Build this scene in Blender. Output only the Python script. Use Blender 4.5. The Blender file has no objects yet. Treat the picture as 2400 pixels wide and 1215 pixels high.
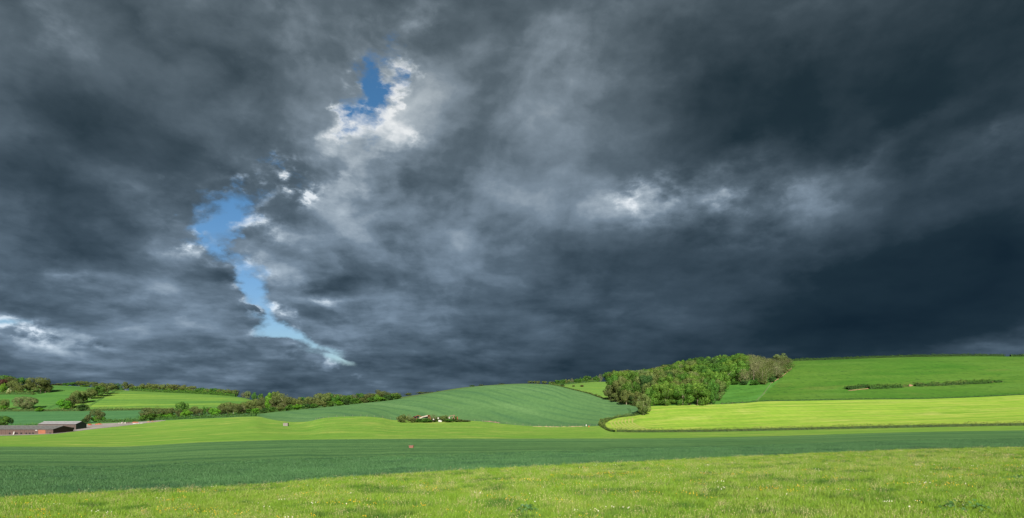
import bpy, math, random
import numpy as np
from mathutils import Vector, Matrix, Euler
R = math.radians
SC = bpy.context.scene
C = SC.collection
RNG = np.random.default_rng(7)
random.seed(7)

# ---------------------------------------------------------------- camera, sky, sun, exposure
FOC = 1600.0          # focal length in units of 1/2400 of the picture width (24 mm on a 36 mm sensor)
HZ = 925.0            # row of the eye-level horizon in those units
cam = bpy.data.objects.new('camera', bpy.data.cameras.new('camera'))
C.objects.link(cam)
cam.location = (0, 0, 0)
cam.rotation_euler = (R(90), 0, 0)
cam.data.lens = 36 * FOC / 2400
cam.data.sensor_width = 36
cam.data.shift_y = (HZ - 607.5) / 2400
cam.data.clip_start = 0.1
cam.data.clip_end = 20000
SC.camera = cam
SC.view_settings.view_transform = 'Standard'
SC.view_settings.look = 'None'
SC.view_settings.exposure = EXPO = 1.7
SC.view_settings.gamma = 1
SC.view_settings.use_curve_mapping = False

SUN_EL, SUN_AZ = 25.0, 179.0     # azimuth clockwise from +Y: the sun stands behind the camera
sun = bpy.data.objects.new('sun', bpy.data.lights.new('sun', 'SUN'))
C.objects.link(sun)
sun.data.energy = 5.0
sun.data.angle = R(0.53)
sun.data.color = (1.0, 0.93, 0.80)
sd = Vector((math.sin(R(SUN_AZ)) * math.cos(R(SUN_EL)), math.cos(R(SUN_AZ)) * math.cos(R(SUN_EL)), math.sin(R(SUN_EL))))
sun.rotation_euler = sd.to_track_quat('Z', 'Y').to_euler()
sun.location = sd * 60

def lin(r, g, b):
    f = lambda c: (c / 255 / 12.92) if c <= 10 else ((c / 255 + 0.055) / 1.055) ** 2.4
    return (f(r), f(g), f(b), 1.0)

def direction(u, v):                      # azimuth and elevation of a direction seen in the photograph
    x, z = (u - 1200) / FOC, (HZ - v) / FOC
    return math.atan2(x, 1), math.atan2(z, math.hypot(x, 1))

def build_world():
    w = bpy.data.worlds.new('World')
    SC.world = w
    w.use_nodes = True
    w.cycles.sampling_method = 'MANUAL'
    w.cycles.sample_map_resolution = 256
    N, Lk = w.node_tree.nodes, w.node_tree.links
    N.clear()
    def node(t, **kw):
        n = N.new(t)
        for k, val in kw.items(): setattr(n, k, val)
        return n
    def put(sock, val):
        if hasattr(val, 'is_output'): Lk.new(val, sock)
        elif val is not None: sock.default_value = val
    def M(op, a, b=None, c=None, clamp=False):
        n = node('ShaderNodeMath', operation=op, use_clamp=clamp)
        put(n.inputs[0], a); put(n.inputs[1], b); put(n.inputs[2], c)
        return n.outputs[0]
    def VM(op, a, b=None, s=None):
        n = node('ShaderNodeVectorMath', operation=op)
        put(n.inputs[0], a); put(n.inputs[1], b)
        if s is not None: put(n.inputs['Scale'], s)
        return n.outputs[1] if op in ('LENGTH', 'DOT_PRODUCT') else n.outputs[0]
    def noise(vec, scale, detail=6, rough=0.5, dist=0.0, col=False, lac=2.0):
        n = node('ShaderNodeTexNoise')
        put(n.inputs['Vector'], vec)
        n.inputs['Scale'].default_value = scale; n.inputs['Detail'].default_value = detail
        n.inputs['Roughness'].default_value = rough; n.inputs['Distortion'].default_value = dist
        n.inputs['Lacunarity'].default_value = lac
        return n.outputs['Color' if col else 'Fac']
    def comb(x, y, z=0.0):
        n = node('ShaderNodeCombineXYZ'); put(n.inputs[0], x); put(n.inputs[1], y); put(n.inputs[2], z); return n.outputs[0]
    def smooth(x, a, b, lo=0.0, hi=1.0):
        n = node('ShaderNodeMapRange', interpolation_type='SMOOTHSTEP')
        put(n.inputs[0], x)
        for i, q in zip((1, 2, 3, 4), (a, b, lo, hi)): put(n.inputs[i], q)
        return n.outputs[0]
    tc = node('ShaderNodeTexCoord').outputs['Generated']
    sep = node('ShaderNodeSeparateXYZ'); Lk.new(tc, sep.inputs[0])
    x, y, z = sep.outputs
    az = M('ARCTAN2', x, y)
    el = M('ARCSINE', z)
    # the clouds lie on a flat layer overhead, so their texture converges towards the horizon
    zz = M('ADD', M('MAXIMUM', z, 0.0), 0.17)
    P = comb(M('DIVIDE', x, zz), M('DIVIDE', y, zz))
    S = comb(M('DIVIDE', x, zz), M('MULTIPLY', M('DIVIDE', y, zz), 0.42))
    A = comb(az, el)
    # ragged edges: the masses are displaced by coarse and fine noise
    wc = VM('SUBTRACT', noise(P, 1.3, 3, 0.55, col=True), (0.5, 0.5, 0.5))
    Q = VM('MULTIPLY', tc, (1.0, 1.0, 1.7))
    wf = VM('SUBTRACT', noise(Q, 8.0, 7, 0.60, col=True), (0.5, 0.5, 0.5))
    fall = smooth(z, 0.0, 0.35, 0.35, 1.0)
    wc2 = VM('MULTIPLY', VM('SCALE', wc, None, M('MULTIPLY', fall, 0.16)), (1.0, 0.75, 0.0))
    wf2 = VM('MULTIPLY', VM('SCALE', wf, None, M('MULTIPLY', fall, 0.15)), (1.0, 0.8, 0.0))
    A1 = VM('ADD', A, VM('ADD', wc2, wf2))
    A2 = VM('ADD', A, VM('ADD', VM('SCALE', wc2, None, 0.35), VM('SCALE', wf2, None, 1.5)))
    def blobs(vec, items, start):
        acc = start
        for (u, v, ru, rv, rot, amp) in items:
            a0, e0 = direction(u, v)
            k = math.cos(a0) ** 2          # angular size of a picture length at that azimuth
            mp = node('ShaderNodeMapping', vector_type='TEXTURE')
            Lk.new(vec, mp.inputs[0])
            mp.inputs['Location'].default_value = (a0, e0, 0)
            mp.inputs['Rotation'].default_value = (0, 0, R(rot))
            mp.inputs['Scale'].default_value = (1.3 * ru / FOC * k, 1.3 * rv / FOC * (k ** 0.5), 1)
            g = node('ShaderNodeTexGradient', gradient_type='QUADRATIC_SPHERE')
            Lk.new(mp.outputs[0], g.inputs[0])
            acc = M('MULTIPLY_ADD', g.outputs['Fac'], amp, acc)
        return acc
    bright = blobs(A1, SKY_BRIGHT, 0.0)
    hole = blobs(A2, SKY_HOLES, 0.0)
    # streaks drawn out along the wind, billows and fine curl
    n_str = M('SUBTRACT', noise(S, 1.7, 7, 0.55, 0.35), 0.5)
    n_bil = M('SUBTRACT', noise(VM('ADD', Q, VM('SCALE', wf, None, 0.10)), 7.5, 9, 0.60), 0.5)
    n_pl = M('SUBTRACT', noise(VM('ADD', P, VM('SCALE', wf, None, 0.25)), 3.6, 8, 0.58), 0.5)
    low = smooth(z, 0.42, 0.06)
    # heaped lumps, lit from above: the difference of the same noise taken a little higher
    Q2 = VM('ADD', VM('MULTIPLY', tc, comb(1.0, 1.0, M('MULTIPLY_ADD', low, 0.9, 1.5))), VM('SCALE', wf, None, 0.05))
    l0 = noise(Q2, 4.4, 7, 0.52, 0.3); l1 = noise(VM('ADD', Q2, (-0.014, 0.0, 0.055)), 4.4, 4, 0.48, 0.3)
    n_lump = M('SUBTRACT', l0, 0.5)
    emb = M('SUBTRACT', l0, l1)
    Q3 = VM('ADD', Q, VM('SCALE', wf, None, 0.04))
    emb2 = M('SUBTRACT', noise(Q3, 9.0, 8, 0.55), noise(VM('ADD', Q3, (-0.005, 0.0, 0.016)), 9.0, 8, 0.55))
    n_big = M('SUBTRACT', noise(P, 0.75, 4, 0.5, 0.2), 0.5)
    base = M('ADD', bright, 0.445)
    var = M('ADD', M('ADD', M('MULTIPLY', n_str, M('MULTIPLY_ADD', low, -0.25, 0.74)), M('ADD', M('MULTIPLY', n_bil, 0.14), M('MULTIPLY_ADD', n_lump, 0.42, M('MULTIPLY_ADD', emb2, 0.34, M('MULTIPLY', emb, 0.58))))), M('ADD', M('MULTIPLY', n_pl, M('MULTIPLY_ADD', low, 0.30, 0.16)), M('MULTIPLY', n_big, 0.25)))
    amp = smooth(base, 0.05, 0.75, 0.22, 1.4)
    # the layer thins the detail towards the horizon murk
    b = M('ADD', base, M('MULTIPLY', var, amp))
    # white tops next to the gaps
    puff = M('MULTIPLY', blobs(A2, SKY_PUFFS, 0.0), smooth(M('ADD', M('MULTIPLY', n_bil, 0.6), M('ADD', M('MULTIPLY', emb2, 2.0), M('MULTIPLY_ADD', emb, 0.9, n_lump))), -0.14, 0.26))
    b = M('MULTIPLY_ADD', puff, 0.58, b)
    edge = M('MULTIPLY', smooth(hole, 0.02, 0.28), smooth(M('ADD', M('MULTIPLY', n_bil, 0.6), M('ADD', M('MULTIPLY', emb2, 2.0), M('MULTIPLY_ADD', emb, 1.2, n_lump))), -0.06, 0.26))
    b = M('MULTIPLY_ADD', edge, SKY_EDGE, b)
    ramp = node('ShaderNodeValToRGB')
    cr = ramp.color_ramp
    cr.interpolation = 'EASE' if False else 'LINEAR'
    stops = SKY_RAMP
    while len(cr.elements) < len(stops): cr.elements.new(0.5)
    for e, (pos, c) in zip(cr.elements, stops): e.position = pos; e.color = lin(*c)
    put(ramp.inputs[0], b)
    # greener murk high up, bluer towards the horizon
    tint = node('ShaderNodeMix', data_type='RGBA', blend_type='MULTIPLY')
    tint.inputs[0].default_value = 1.0
    Lk.new(ramp.outputs[0], tint.inputs[6])
    tr = node('ShaderNodeMix', data_type='RGBA')
    put(tr.inputs[0], smooth(z, 0.05, 0.50)); tr.inputs[6].default_value = (0.88, 0.99, 1.08, 1); tr.inputs[7].default_value = (1.03, 1.02, 0.97, 1)
    Lk.new(tr.outputs[2], tint.inputs[7])
    bg1 = node('ShaderNodeBackground'); Lk.new(tint.outputs[2], bg1.inputs[0]); bg1.inputs[1].default_value = 2 ** -EXPO
    sky = node('ShaderNodeTexSky', sky_type='NISHITA', sun_disc=False)
    sky.sun_elevation = R(SUN_EL); sky.sun_rotation = R(SUN_AZ)
    sky.air_density = 1.0; sky.dust_density = 0.6; sky.ozone_density = 2.0
    bg2 = node('ShaderNodeBackground'); 
    pol = node('ShaderNodeMix', data_type='RGBA', blend_type='MULTIPLY'); pol.inputs[0].default_value = 1.0
    Lk.new(sky.outputs[0], pol.inputs[6])
    pt = node('ShaderNodeMix', data_type='RGBA'); put(pt.inputs[0], smooth(z, 0.04, 0.38)); pt.inputs[6].default_value = (0.36, 0.46, 0.60, 1); pt.inputs[7].default_value = SKY_TINT
    Lk.new(pt.outputs[2], pol.inputs[7])
    Lk.new(pol.outputs[2], bg2.inputs[0]); bg2.inputs[1].default_value = SKY_STRENGTH
    mix = node('ShaderNodeMixShader')
    put(mix.inputs[0], smooth(M('ADD', hole, M('MULTIPLY', smooth(hole, 0.0, 0.3), M('ADD', M('MULTIPLY', n_bil, 3.0), M('MULTIPLY', n_lump, 1.6)))), 0.14, 0.95))
    Lk.new(bg1.outputs[0], mix.inputs[1]); Lk.new(bg2.outputs[0], mix.inputs[2])
    out = node('ShaderNodeOutputWorld'); Lk.new(mix.outputs[0], out.inputs[0])

SKY_STRENGTH = 0.05
SKY_TINT = (0.24, 0.43, 0.54, 1)
SKY_EDGE = 0.34
SKY_RAMP = [(0.0, (22, 38, 49)), (0.14, (33, 49, 59)), (0.30, (64, 78, 89)), (0.44, (89, 103, 115)), (0.60, (124, 138, 152)), (0.78, (172, 182, 192)), (1.0, (232, 234, 238))]
# u, v, half width, half height, turn, amount  (positions and sizes as seen in the photograph)
SKY_BRIGHT = [
    # the storm mass on the right
    (2150, 260, 900, 420, 12, -0.22), (1950, 120, 900, 300, 0, -0.14), (2350, 600, 620, 420, 0, -0.30), (1950, 760, 800, 200, 0, -0.22),
    (1750, 300, 380, 240, 20, -0.12), (2350, 60, 400, 260, 0, -0.08), (1640, 190, 330, 300, 10, -0.13), (1440, 60, 150, 120, 0, -0.04), (1500, 640, 300, 120, 0, -0.05),
    # light seam through it
    (1680, 460, 430, 100, 3, 0.36), (1510, 470, 110, 70, 0, 0.14), (1560, 450, 170, 60, 0, 0.22), (2080, 335, 280, 50, 28, 0.16), (1900, 430, 260, 60, 8, 0.12),
    (2330, 330, 240, 50, 14, 0.16), (2330, 815, 260, 40, 2, 0.22), (1800, 520, 500, 70, 0, 0.08),
    # bright column beside the gap
    (965, 70, 90, 240, 6, 0.16), (860, 60, 200, 120, 0, 0.06), (860, 120, 170, 170, 0, 0.14), (840, 390, 260, 160, 25, 0.22), (760, 450, 280, 130, -20, 0.20), (700, 620, 160, 160, 0, 0.08), (720, 830, 160, 50, -12, 0.22), (880, 300, 180, 120, 0, 0.10), (905, 215, 110, 120, 0, 0.10), (1150, 60, 260, 130, 0, -0.10), (940, 480, 300, 140, 0, 0.08), (900, 370, 160, 100, 0, 0.08),
    (1050, 420, 330, 330, 0, 0.02), (1210, 420, 170, 110, 0, -0.12), (1450, 540, 260, 70, 0, -0.05), (1340, 120, 170, 110, 35, 0.16), (1180, 260, 260, 300, 0, 0.06), (650, 60, 110, 100, -30, 0.14),
    # left mass
    (100, 240, 480, 230, -25, -0.20), (480, 340, 420, 140, -18, -0.18), (330, 60, 300, 120, -12, -0.16), (60, 40, 160, 160, -35, 0.14), (520, 190, 100, 60, 0, -0.12),
    (130, 450, 380, 90, -15, -0.14), (250, 570, 380, 90, -8, -0.08), (620, 200, 300, 160, -30, 0.06),
    # lower left: bands
    (170, 640, 150, 30, -3, 0.24), (470, 600, 160, 110, 0, 0.14), (330, 700, 160, 34, 0, 0.10), (30, 740, 160, 40, -8, 0.20), (300, 460, 160, 50, -20, 0.10), (430, 500, 130, 70, 0, 0.08),
    (760, 655, 110, 26, 4, -0.26), (820, 640, 60, 26, 0, -0.16), (590, 720, 60, 14, -10, -0.22),
    # right of the gap
    (650, 640, 150, 80, 0, 0.24), (700, 560, 130, 60, 0, 0.10), (760, 760, 200, 70, -10, 0.10), (420, 560, 110, 90, 0, 0.10), (780, 690, 150, 24, -3, 0.24), (720, 780, 120, 60, -18, 0.16),
    (680, 535, 120, 60, 0, 0.10), (900, 620, 330, 240, 0, 0.04), 
    (1250, 720, 500, 220, 0, -0.08), (1500, 880, 800, 130, 0, -0.26), (2000, 760, 700, 200, 0, -0.16), (500, 905, 900, 60, 0, -0.06), (1900, 640, 700, 150, 0, -0.12), (640, 600, 260, 200, 0, 0.06), (1000, 640, 260, 160, 0, 0.06), (250, 700, 420, 160, 0, 0.05), (420, 860, 500, 40, 0, 0.04),
]
SKY_PUFFS = [
    (895, 200, 44, 60, -20, 0.55), (850, 305, 80, 26, 10, 0.6), (790, 330, 50, 26, 20, 0.45), (930, 362, 56, 46, -30, 0.6), (700, 410, 56, 44, -30, 1.2), (800, 380, 130, 90, 20, 0.35), (715, 408, 60, 50, -30, 2.0),
    (985, 60, 70, 120, 0, 0.2), (870, 120, 90, 90, 0, 0.15),
    (478, 566, 42, 32, 20, 1.5), (500, 600, 60, 24, 0, 0.6), (500, 540, 46, 22, -15, 0.7), (520, 570, 40, 20, -15, 0.6), (512, 630, 46, 20, -20, 0.9),
    (70, 778, 160, 46, -14, 2.0), (230, 802, 60, 18, -12, 0.7), (600, 635, 70, 24, -5, 0.8), (640, 545, 90, 44, 0, 0.8), (575, 470, 60, 20, 0, 0.5), (690, 720, 70, 24, 0, 0.7), (390, 470, 50, 40, 30, 0.5), (720, 815, 70, 22, -10, 0.6), (780, 688, 110, 14, -3, 0.7),
    (700, 745, 60, 26, -20, 0.6), (700, 775, 60, 18, -10, 0.7), (800, 850, 50, 14, -10, 0.8), (810, 884, 66, 18, -10, 1.4), (740, 845, 90, 20, -12, 0.9), (660, 705, 50, 20, 0, 0.5),
    (1490, 468, 50, 48, 0, 0.7), (1600, 455, 160, 44, 0, 0.30), (1750, 470, 160, 36, 0, 0.30), (740, 850, 120, 22, -14, 0.4),
]
SKY_HOLES = [
    (850, 236, 76, 104, 5, 1.9), (895, 165, 40, 66, -25, 0.8), (945, 125, 30, 50, 0, 0.6), (770, 236, 56, 24, -15, 0.5), (690, 385, 66, 28, 0, 0.6),
    (545, 522, 116, 92, 0, 1.35), (500, 545, 60, 40, 10, 0.6), (610, 450, 140, 46, 14, 0.5), (562, 600, 60, 50, 0, 0.7), (590, 670, 66, 70, -35, 1.05), (640, 735, 100, 56, -45, 1.05), (715, 790, 130, 38, -25, 1.0), (800, 840, 120, 28, -22, 1.0),
    (610, 585, 50, 34, 0, -0.7), (480, 600, 60, 30, 0, -0.7), (520, 650, 50, 40, 0, -0.7), (700, 735, 60, 26, -10, -0.5), (598, 722, 44, 10, -10, -0.9), (560, 690, 40, 30, 0, -0.4), (650, 792, 60, 14, -10, -0.7), (760, 820, 60, 10, -14, -0.5),
    (0, 738, 120, 24, -12, 0.9), (455, 520, 60, 22, 0, 0.45),
]
build_world()

# ---------------------------------------------------------------- tagging and mesh helpers
def tag(o, label=None, cat=None, group=None, kind=None):
    if label: o['label'] = label
    if cat: o['category'] = cat
    if group: o['group'] = group
    if kind: o['kind'] = kind
    return o

def empty(name, loc, rz=0.0):
    o = bpy.data.objects.new(name, None)
    C.objects.link(o); o.location = loc; o.rotation_euler = (0, 0, rz); o.empty_display_size = 0.5
    return o

def link(name, me, parent=None, mat=None):
    o = bpy.data.objects.new(name, me)
    C.objects.link(o)
    if parent is not None: o.parent = parent
    if mat is not None and not me.materials: me.materials.append(mat)
    return o

def np_mesh(name, verts, faces, smooth=False):
    """verts (n,3), faces (m,k) with k = 3 or 4"""
    me = bpy.data.meshes.new(name)
    v = np.asarray(verts, dtype=np.float32); f = np.asarray(faces, dtype=np.int32)
    me.vertices.add(len(v)); me.vertices.foreach_set('co', v.ravel())
    me.loops.add(f.size); me.loops.foreach_set('vertex_index', f.ravel())
    me.polygons.add(len(f)); me.polygons.foreach_set('loop_start', np.arange(len(f), dtype=np.int32) * f.shape[1])
    if smooth: me.polygons.foreach_set('use_smooth', np.ones(len(f), dtype=bool))
    me.update(calc_edges=True)
    return me

class MB:
    """collects boxes, bars and faces for one mesh"""
    def __init__(s): s.v = []; s.f = []
    def add(s, vs, fs):
        k = len(s.v); s.v += [tuple(p) for p in vs]; s.f += [tuple(i + k for i in f) for f in fs]
    def box(s, c, d, rot=(0, 0, 0), taper=1.0):
        m = Euler(rot).to_matrix()
        vs = []
        for z in (-.5, .5):
            t = taper if z > 0 else 1.0
            for (x, y) in ((-.5, -.5), (.5, -.5), (.5, .5), (-.5, .5)):
                vs.append(Vector(c) + m @ Vector((x * d[0] * t, y * d[1] * t, z * d[2])))
        s.add(vs, [(3, 2, 1, 0), (4, 5, 6, 7), (0, 1, 5, 4), (1, 2, 6, 5), (2, 3, 7, 6), (3, 0, 4, 7)])
    def tube(s, pts, rad, n=6):
        rings = []
        for i, p in enumerate(pts):
            p = Vector(p)
            d = (Vector(pts[min(i + 1, len(pts) - 1)]) - Vector(pts[max(i - 1, 0)])).normalized()
            a = d.orthogonal().normalized(); b = d.cross(a)
            r = rad[i] if hasattr(rad, '__len__') else rad
            rings.append([p + (a * math.cos(2 * math.pi * k / n) + b * math.sin(2 * math.pi * k / n)) * r for k in range(n)])
        vs = [q for r_ in rings for q in r_]
        fs = [(i * n + k, i * n + (k + 1) % n, (i + 1) * n + (k + 1) % n, (i + 1) * n + k) for i in range(len(pts) - 1) for k in range(n)]
        fs += [tuple(range(n))[::-1], tuple((len(pts) - 1) * n + k for k in range(n))]
        s.add(vs, fs)
    def prism(s, outline, axis_vec):
        n = len(outline); a = Vector(axis_vec)
        vs = [Vector(p) for p in outline] + [Vector(p) + a for p in outline]
        fs = [tuple(range(n))[::-1], tuple(range(n, 2 * n))] + [(i, (i + 1) % n, n + (i + 1) % n, n + i) for i in range(n)]
        s.add(vs, fs)
    def mesh(s, name, smooth=False):
        me = bpy.data.meshes.new(name); me.from_pydata(s.v, [], s.f)
        if smooth:
            for p in me.polygons: p.use_smooth = True
        me.update(); return me
    def build(s, name, mat, parent=None, smooth=False):
        me = s.mesh(name, smooth); me.materials.append(mat)
        return link(name, me, parent)

# ---------------------------------------------------------------- the lie of the land
# Profiles along lines of sight from the camera: for each azimuth (u) the ground passes through a chain of
# points given by distance Y (m) and the row v at which that ground is seen.
def pchip(xk, yk, x):
    xk = np.asarray(xk, float); yk = np.asarray(yk, float)
    h = np.diff(xk); d = np.diff(yk) / h
    m = np.zeros(len(xk)); m[0], m[-1] = d[0], d[-1]
    for i in range(1, len(xk) - 1):
        if d[i - 1] * d[i] > 0:
            w1, w2 = 2 * h[i] + h[i - 1], h[i] + 2 * h[i - 1]
            m[i] = (w1 + w2) / (w1 / d[i - 1] + w2 / d[i])
    x = np.clip(np.asarray(x, float), xk[0], xk[-1])
    i = np.clip(np.searchsorted(xk, x) - 1, 0, len(xk) - 2)
    t = (x - xk[i]) / h[i]
    return ((1 + 2 * t) * (1 - t) ** 2 * yk[i] + t * (1 - t) ** 2 * h[i] * m[i] + t * t * (3 - 2 * t) * yk[i + 1] + t * t * (t - 1) * h[i] * m[i + 1])

def crv(pts): a = np.array(pts, float); return lambda u: pchip(a[:, 0], a[:, 1], u)

V1 = crv([(-400, 1205), (0, 1171), (300, 1157), (600, 1140), (900, 1118), (1200, 1101), (1500, 1086), (1800, 1071), (2100, 1058), (2400, 1051), (2800, 1046)])
Y1 = crv([(-400, 32), (0, 35), (600, 41), (1200, 52), (1800, 66), (2400, 78), (2800, 84)])
V2 = crv([(-400, 1050), (0, 1047), (250, 1047.5), (500, 1036), (700, 1031), (900, 1029), (1200, 1028.5), (1500, 1028), (1700, 1025), (1900, 1020), (2100, 1014), (2400, 1009), (2800, 1004)])
Y2 = crv([(-400, 165), (0, 168), (1000, 175), (1700, 185), (2400, 190), (2800, 190)])
V3 = crv([(-400, 1004), (0, 1002), (120, 998), (240, 992), (330, 989), (400, 985), (500, 980.5), (600, 976.5), (625, 981), (650, 986), (690, 989.5), (720, 988.5), (760, 980), (800, 977), (850, 976.5), (890, 979), (925, 985), (1000, 986), (1100, 986.5),
          (1135, 989), (1180, 994), (1240, 999), (1300, 1001), (1360, 1000), (1406, 999), (1420, 1006), (1440, 1012), (1500, 1014), (1600, 1013.5), (1700, 1012), (2000, 1005.5), (2200, 1001.5), (2400, 998), (2800, 992)])
Y3 = crv([(-400, 420), (240, 420), (400, 415), (500, 408), (570, 412), (600, 414), (625, 390), (650, 366), (700, 350), (780, 338), (850, 335), (950, 332), (1100, 328), (1300, 315), (1400, 300), (1450, 282), (1600, 272), (2000, 258), (2400, 246), (2800, 238)])
V4 = crv([(-400, 966), (0, 965), (200, 964), (340, 962), (420, 963), (500, 964), (560, 968), (600, 970.5), (650, 965.5), (700, 961), (750, 956), (800, 951), (850, 945.5), (900, 940.5), (950, 933), (980, 927.5), (1000, 924), (1017, 921), (1033, 918.5), (1067, 913.5), (1100, 908.5),
          (1133, 905), (1167, 903), (1200, 901), (1233, 900.3), (1267, 901), (1298, 903.5), (1336, 912.5), (1381, 924), (1399, 930), (1435, 940.5), (1472, 948.5), (1490, 953), (1527, 952.5), (1600, 950), (1667, 948.5), (1750, 944.7), (1783, 941.7), (1900, 939.6), (2050, 936.8), (2150, 936), (2300, 931), (2400, 926), (2800, 905)])
Y4 = crv([(-400, 510), (200, 505), (420, 490), (560, 472), (600, 462), (650, 448), (700, 440), (800, 445), (950, 475), (1100, 505), (1230, 515), (1300, 508), (1400, 470), (1472, 405), (1500, 384), (1600, 376), (1900, 380), (2400, 390), (2800, 400)])
V5 = crv([(-400, 900), (0, 903), (120, 903.5), (215, 908), (258, 913), (300, 916), (400, 921), (450, 923), (533, 928.5), (567, 932), (600, 940), (700, 948), (800, 944), (900, 936), (1000, 922), (1100, 907), (1230, 899.5), (1300, 901.5), (1314, 902), (1363, 898.2), (1399, 895.3), (1426, 895),
          (1450, 892), (1500, 888), (1600, 878), (1700, 863), (1760, 856), (1850, 847), (1950, 843.7), (2075, 839), (2175, 836.8), (2300, 835.3), (2375, 836), (2400, 836.2), (2800, 846)])
Y5 = crv([(-400, 690), (300, 700), (560, 640), (640, 590), (800, 540), (1000, 530), (1200, 560), (1300, 610), (1450, 620), (1700, 610), (2000, 620), (2800, 640)])
TK = [1.0]

def profile(u):
    """knots of the ground profile at azimuth u: distances and rows"""
    y1 = float(Y1(u)); v1 = float(V1(u)); z1 = (HZ - v1) / FOC * y1
    sl = (z1 + 2.4) / y1
    ys = [0.8, 0.5 * y1, y1, float(Y2(u)), float(Y3(u)), float(Y4(u)), float(Y5(u))]
    vs = [HZ + FOC * (2.4 / 0.8 - sl), HZ + FOC * (2.4 / (0.5 * y1) - sl), v1, float(V2(u)), float(V3(u)), float(V4(u)), float(V5(u))]
    y5, v5 = ys[-1], vs[-1]
    ys += [y5 + 260, 1600, 3200]; vs += [max(v5 + 22, 915), 948, 952]
    if vs[-3] >= 948: vs[-3] = 947
    return ys, vs

_U = np.concatenate([np.arange(-2400, -200, 100), np.arange(-200, 2600, 8), np.arange(2600, 4801, 100)]).astype(float)
_T = np.linspace(0, 1, 700)                          # rows spaced evenly in log distance
_Yr = 0.8 * (3200 / 0.8) ** _T
_Z = np.zeros((len(_U), len(_Yr)))
for _i, _u in enumerate(_U):
    ys, vs = profile(_u)
    # profile is interpolated in row against log distance, plane-like near the camera
    t = 1.0 / np.array(ys[::-1]); vv = np.array(vs[::-1])
    lt = np.log(np.array(ys))
    z = (HZ - np.array(vs)) / FOC * np.array(ys)
    near = _Yr <= ys[3]
    zz = np.empty_like(_Yr)
    zz[near] = (HZ - pchip(t, vv, 1.0 / _Yr[near])) / FOC * _Yr[near]
    zz[~near] = (HZ - pchip(lt[3:], np.array(vs)[3:], np.log(_Yr[~near]))) / FOC * _Yr[~near]
    _Z[_i] = zz

def ground_z(X, Y):
    X = np.asarray(X, float); Y = np.asarray(Y, float)
    Yc = np.clip(Y, 0.8, 3200)
    u = np.clip(1200 + FOC * X / Yc, -2400, 4799)
    i = np.clip(np.searchsorted(_U, u, side='right') - 1, 0, len(_U) - 2)
    a = (u - _U[i]) / (_U[i + 1] - _U[i])
    r = np.log(Yc / 0.8) / math.log(3200 / 0.8) * (len(_Yr) - 1)
    j = np.clip(r.astype(int), 0, len(_Yr) - 2); b = r - j
    z = (_Z[i, j] * (1 - a) + _Z[i + 1, j] * a) * (1 - b) + (_Z[i, j + 1] * (1 - a) + _Z[i + 1, j + 1] * a) * b
    return np.where(Y < 0.8, z + (0.8 - np.minimum(Y, 0.8)) * 0.05, z)

def gz(x, y): return float(ground_z(np.array([x]), np.array([y]))[0])

def hit(u, v, y0=0.9):
    """first point of the land seen at (u, v), as (X, Y, z)"""
    Y = np.exp(np.linspace(math.log(y0), math.log(1500), 4000))
    X = (u - 1200) / FOC * Y
    row = HZ - FOC * ground_z(X, Y) / Y
    k = np.argmax(row <= v)
    if row[k] > v: k = len(Y) - 1
    return X[k], Y[k], gz(X[k], Y[k])

def at(u, Y):
    X = (u - 1200) / FOC * Y
    return X, Y, gz(X, Y)

# ---------------------------------------------------------------- materials
def new_mat(name):
    m = bpy.data.materials.new(name); m.use_nodes = True
    N = m.node_tree.nodes; N.clear()
    return m, N, m.node_tree.links

def L3(c): return (c[0], c[1], c[2], 1.0)

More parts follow.
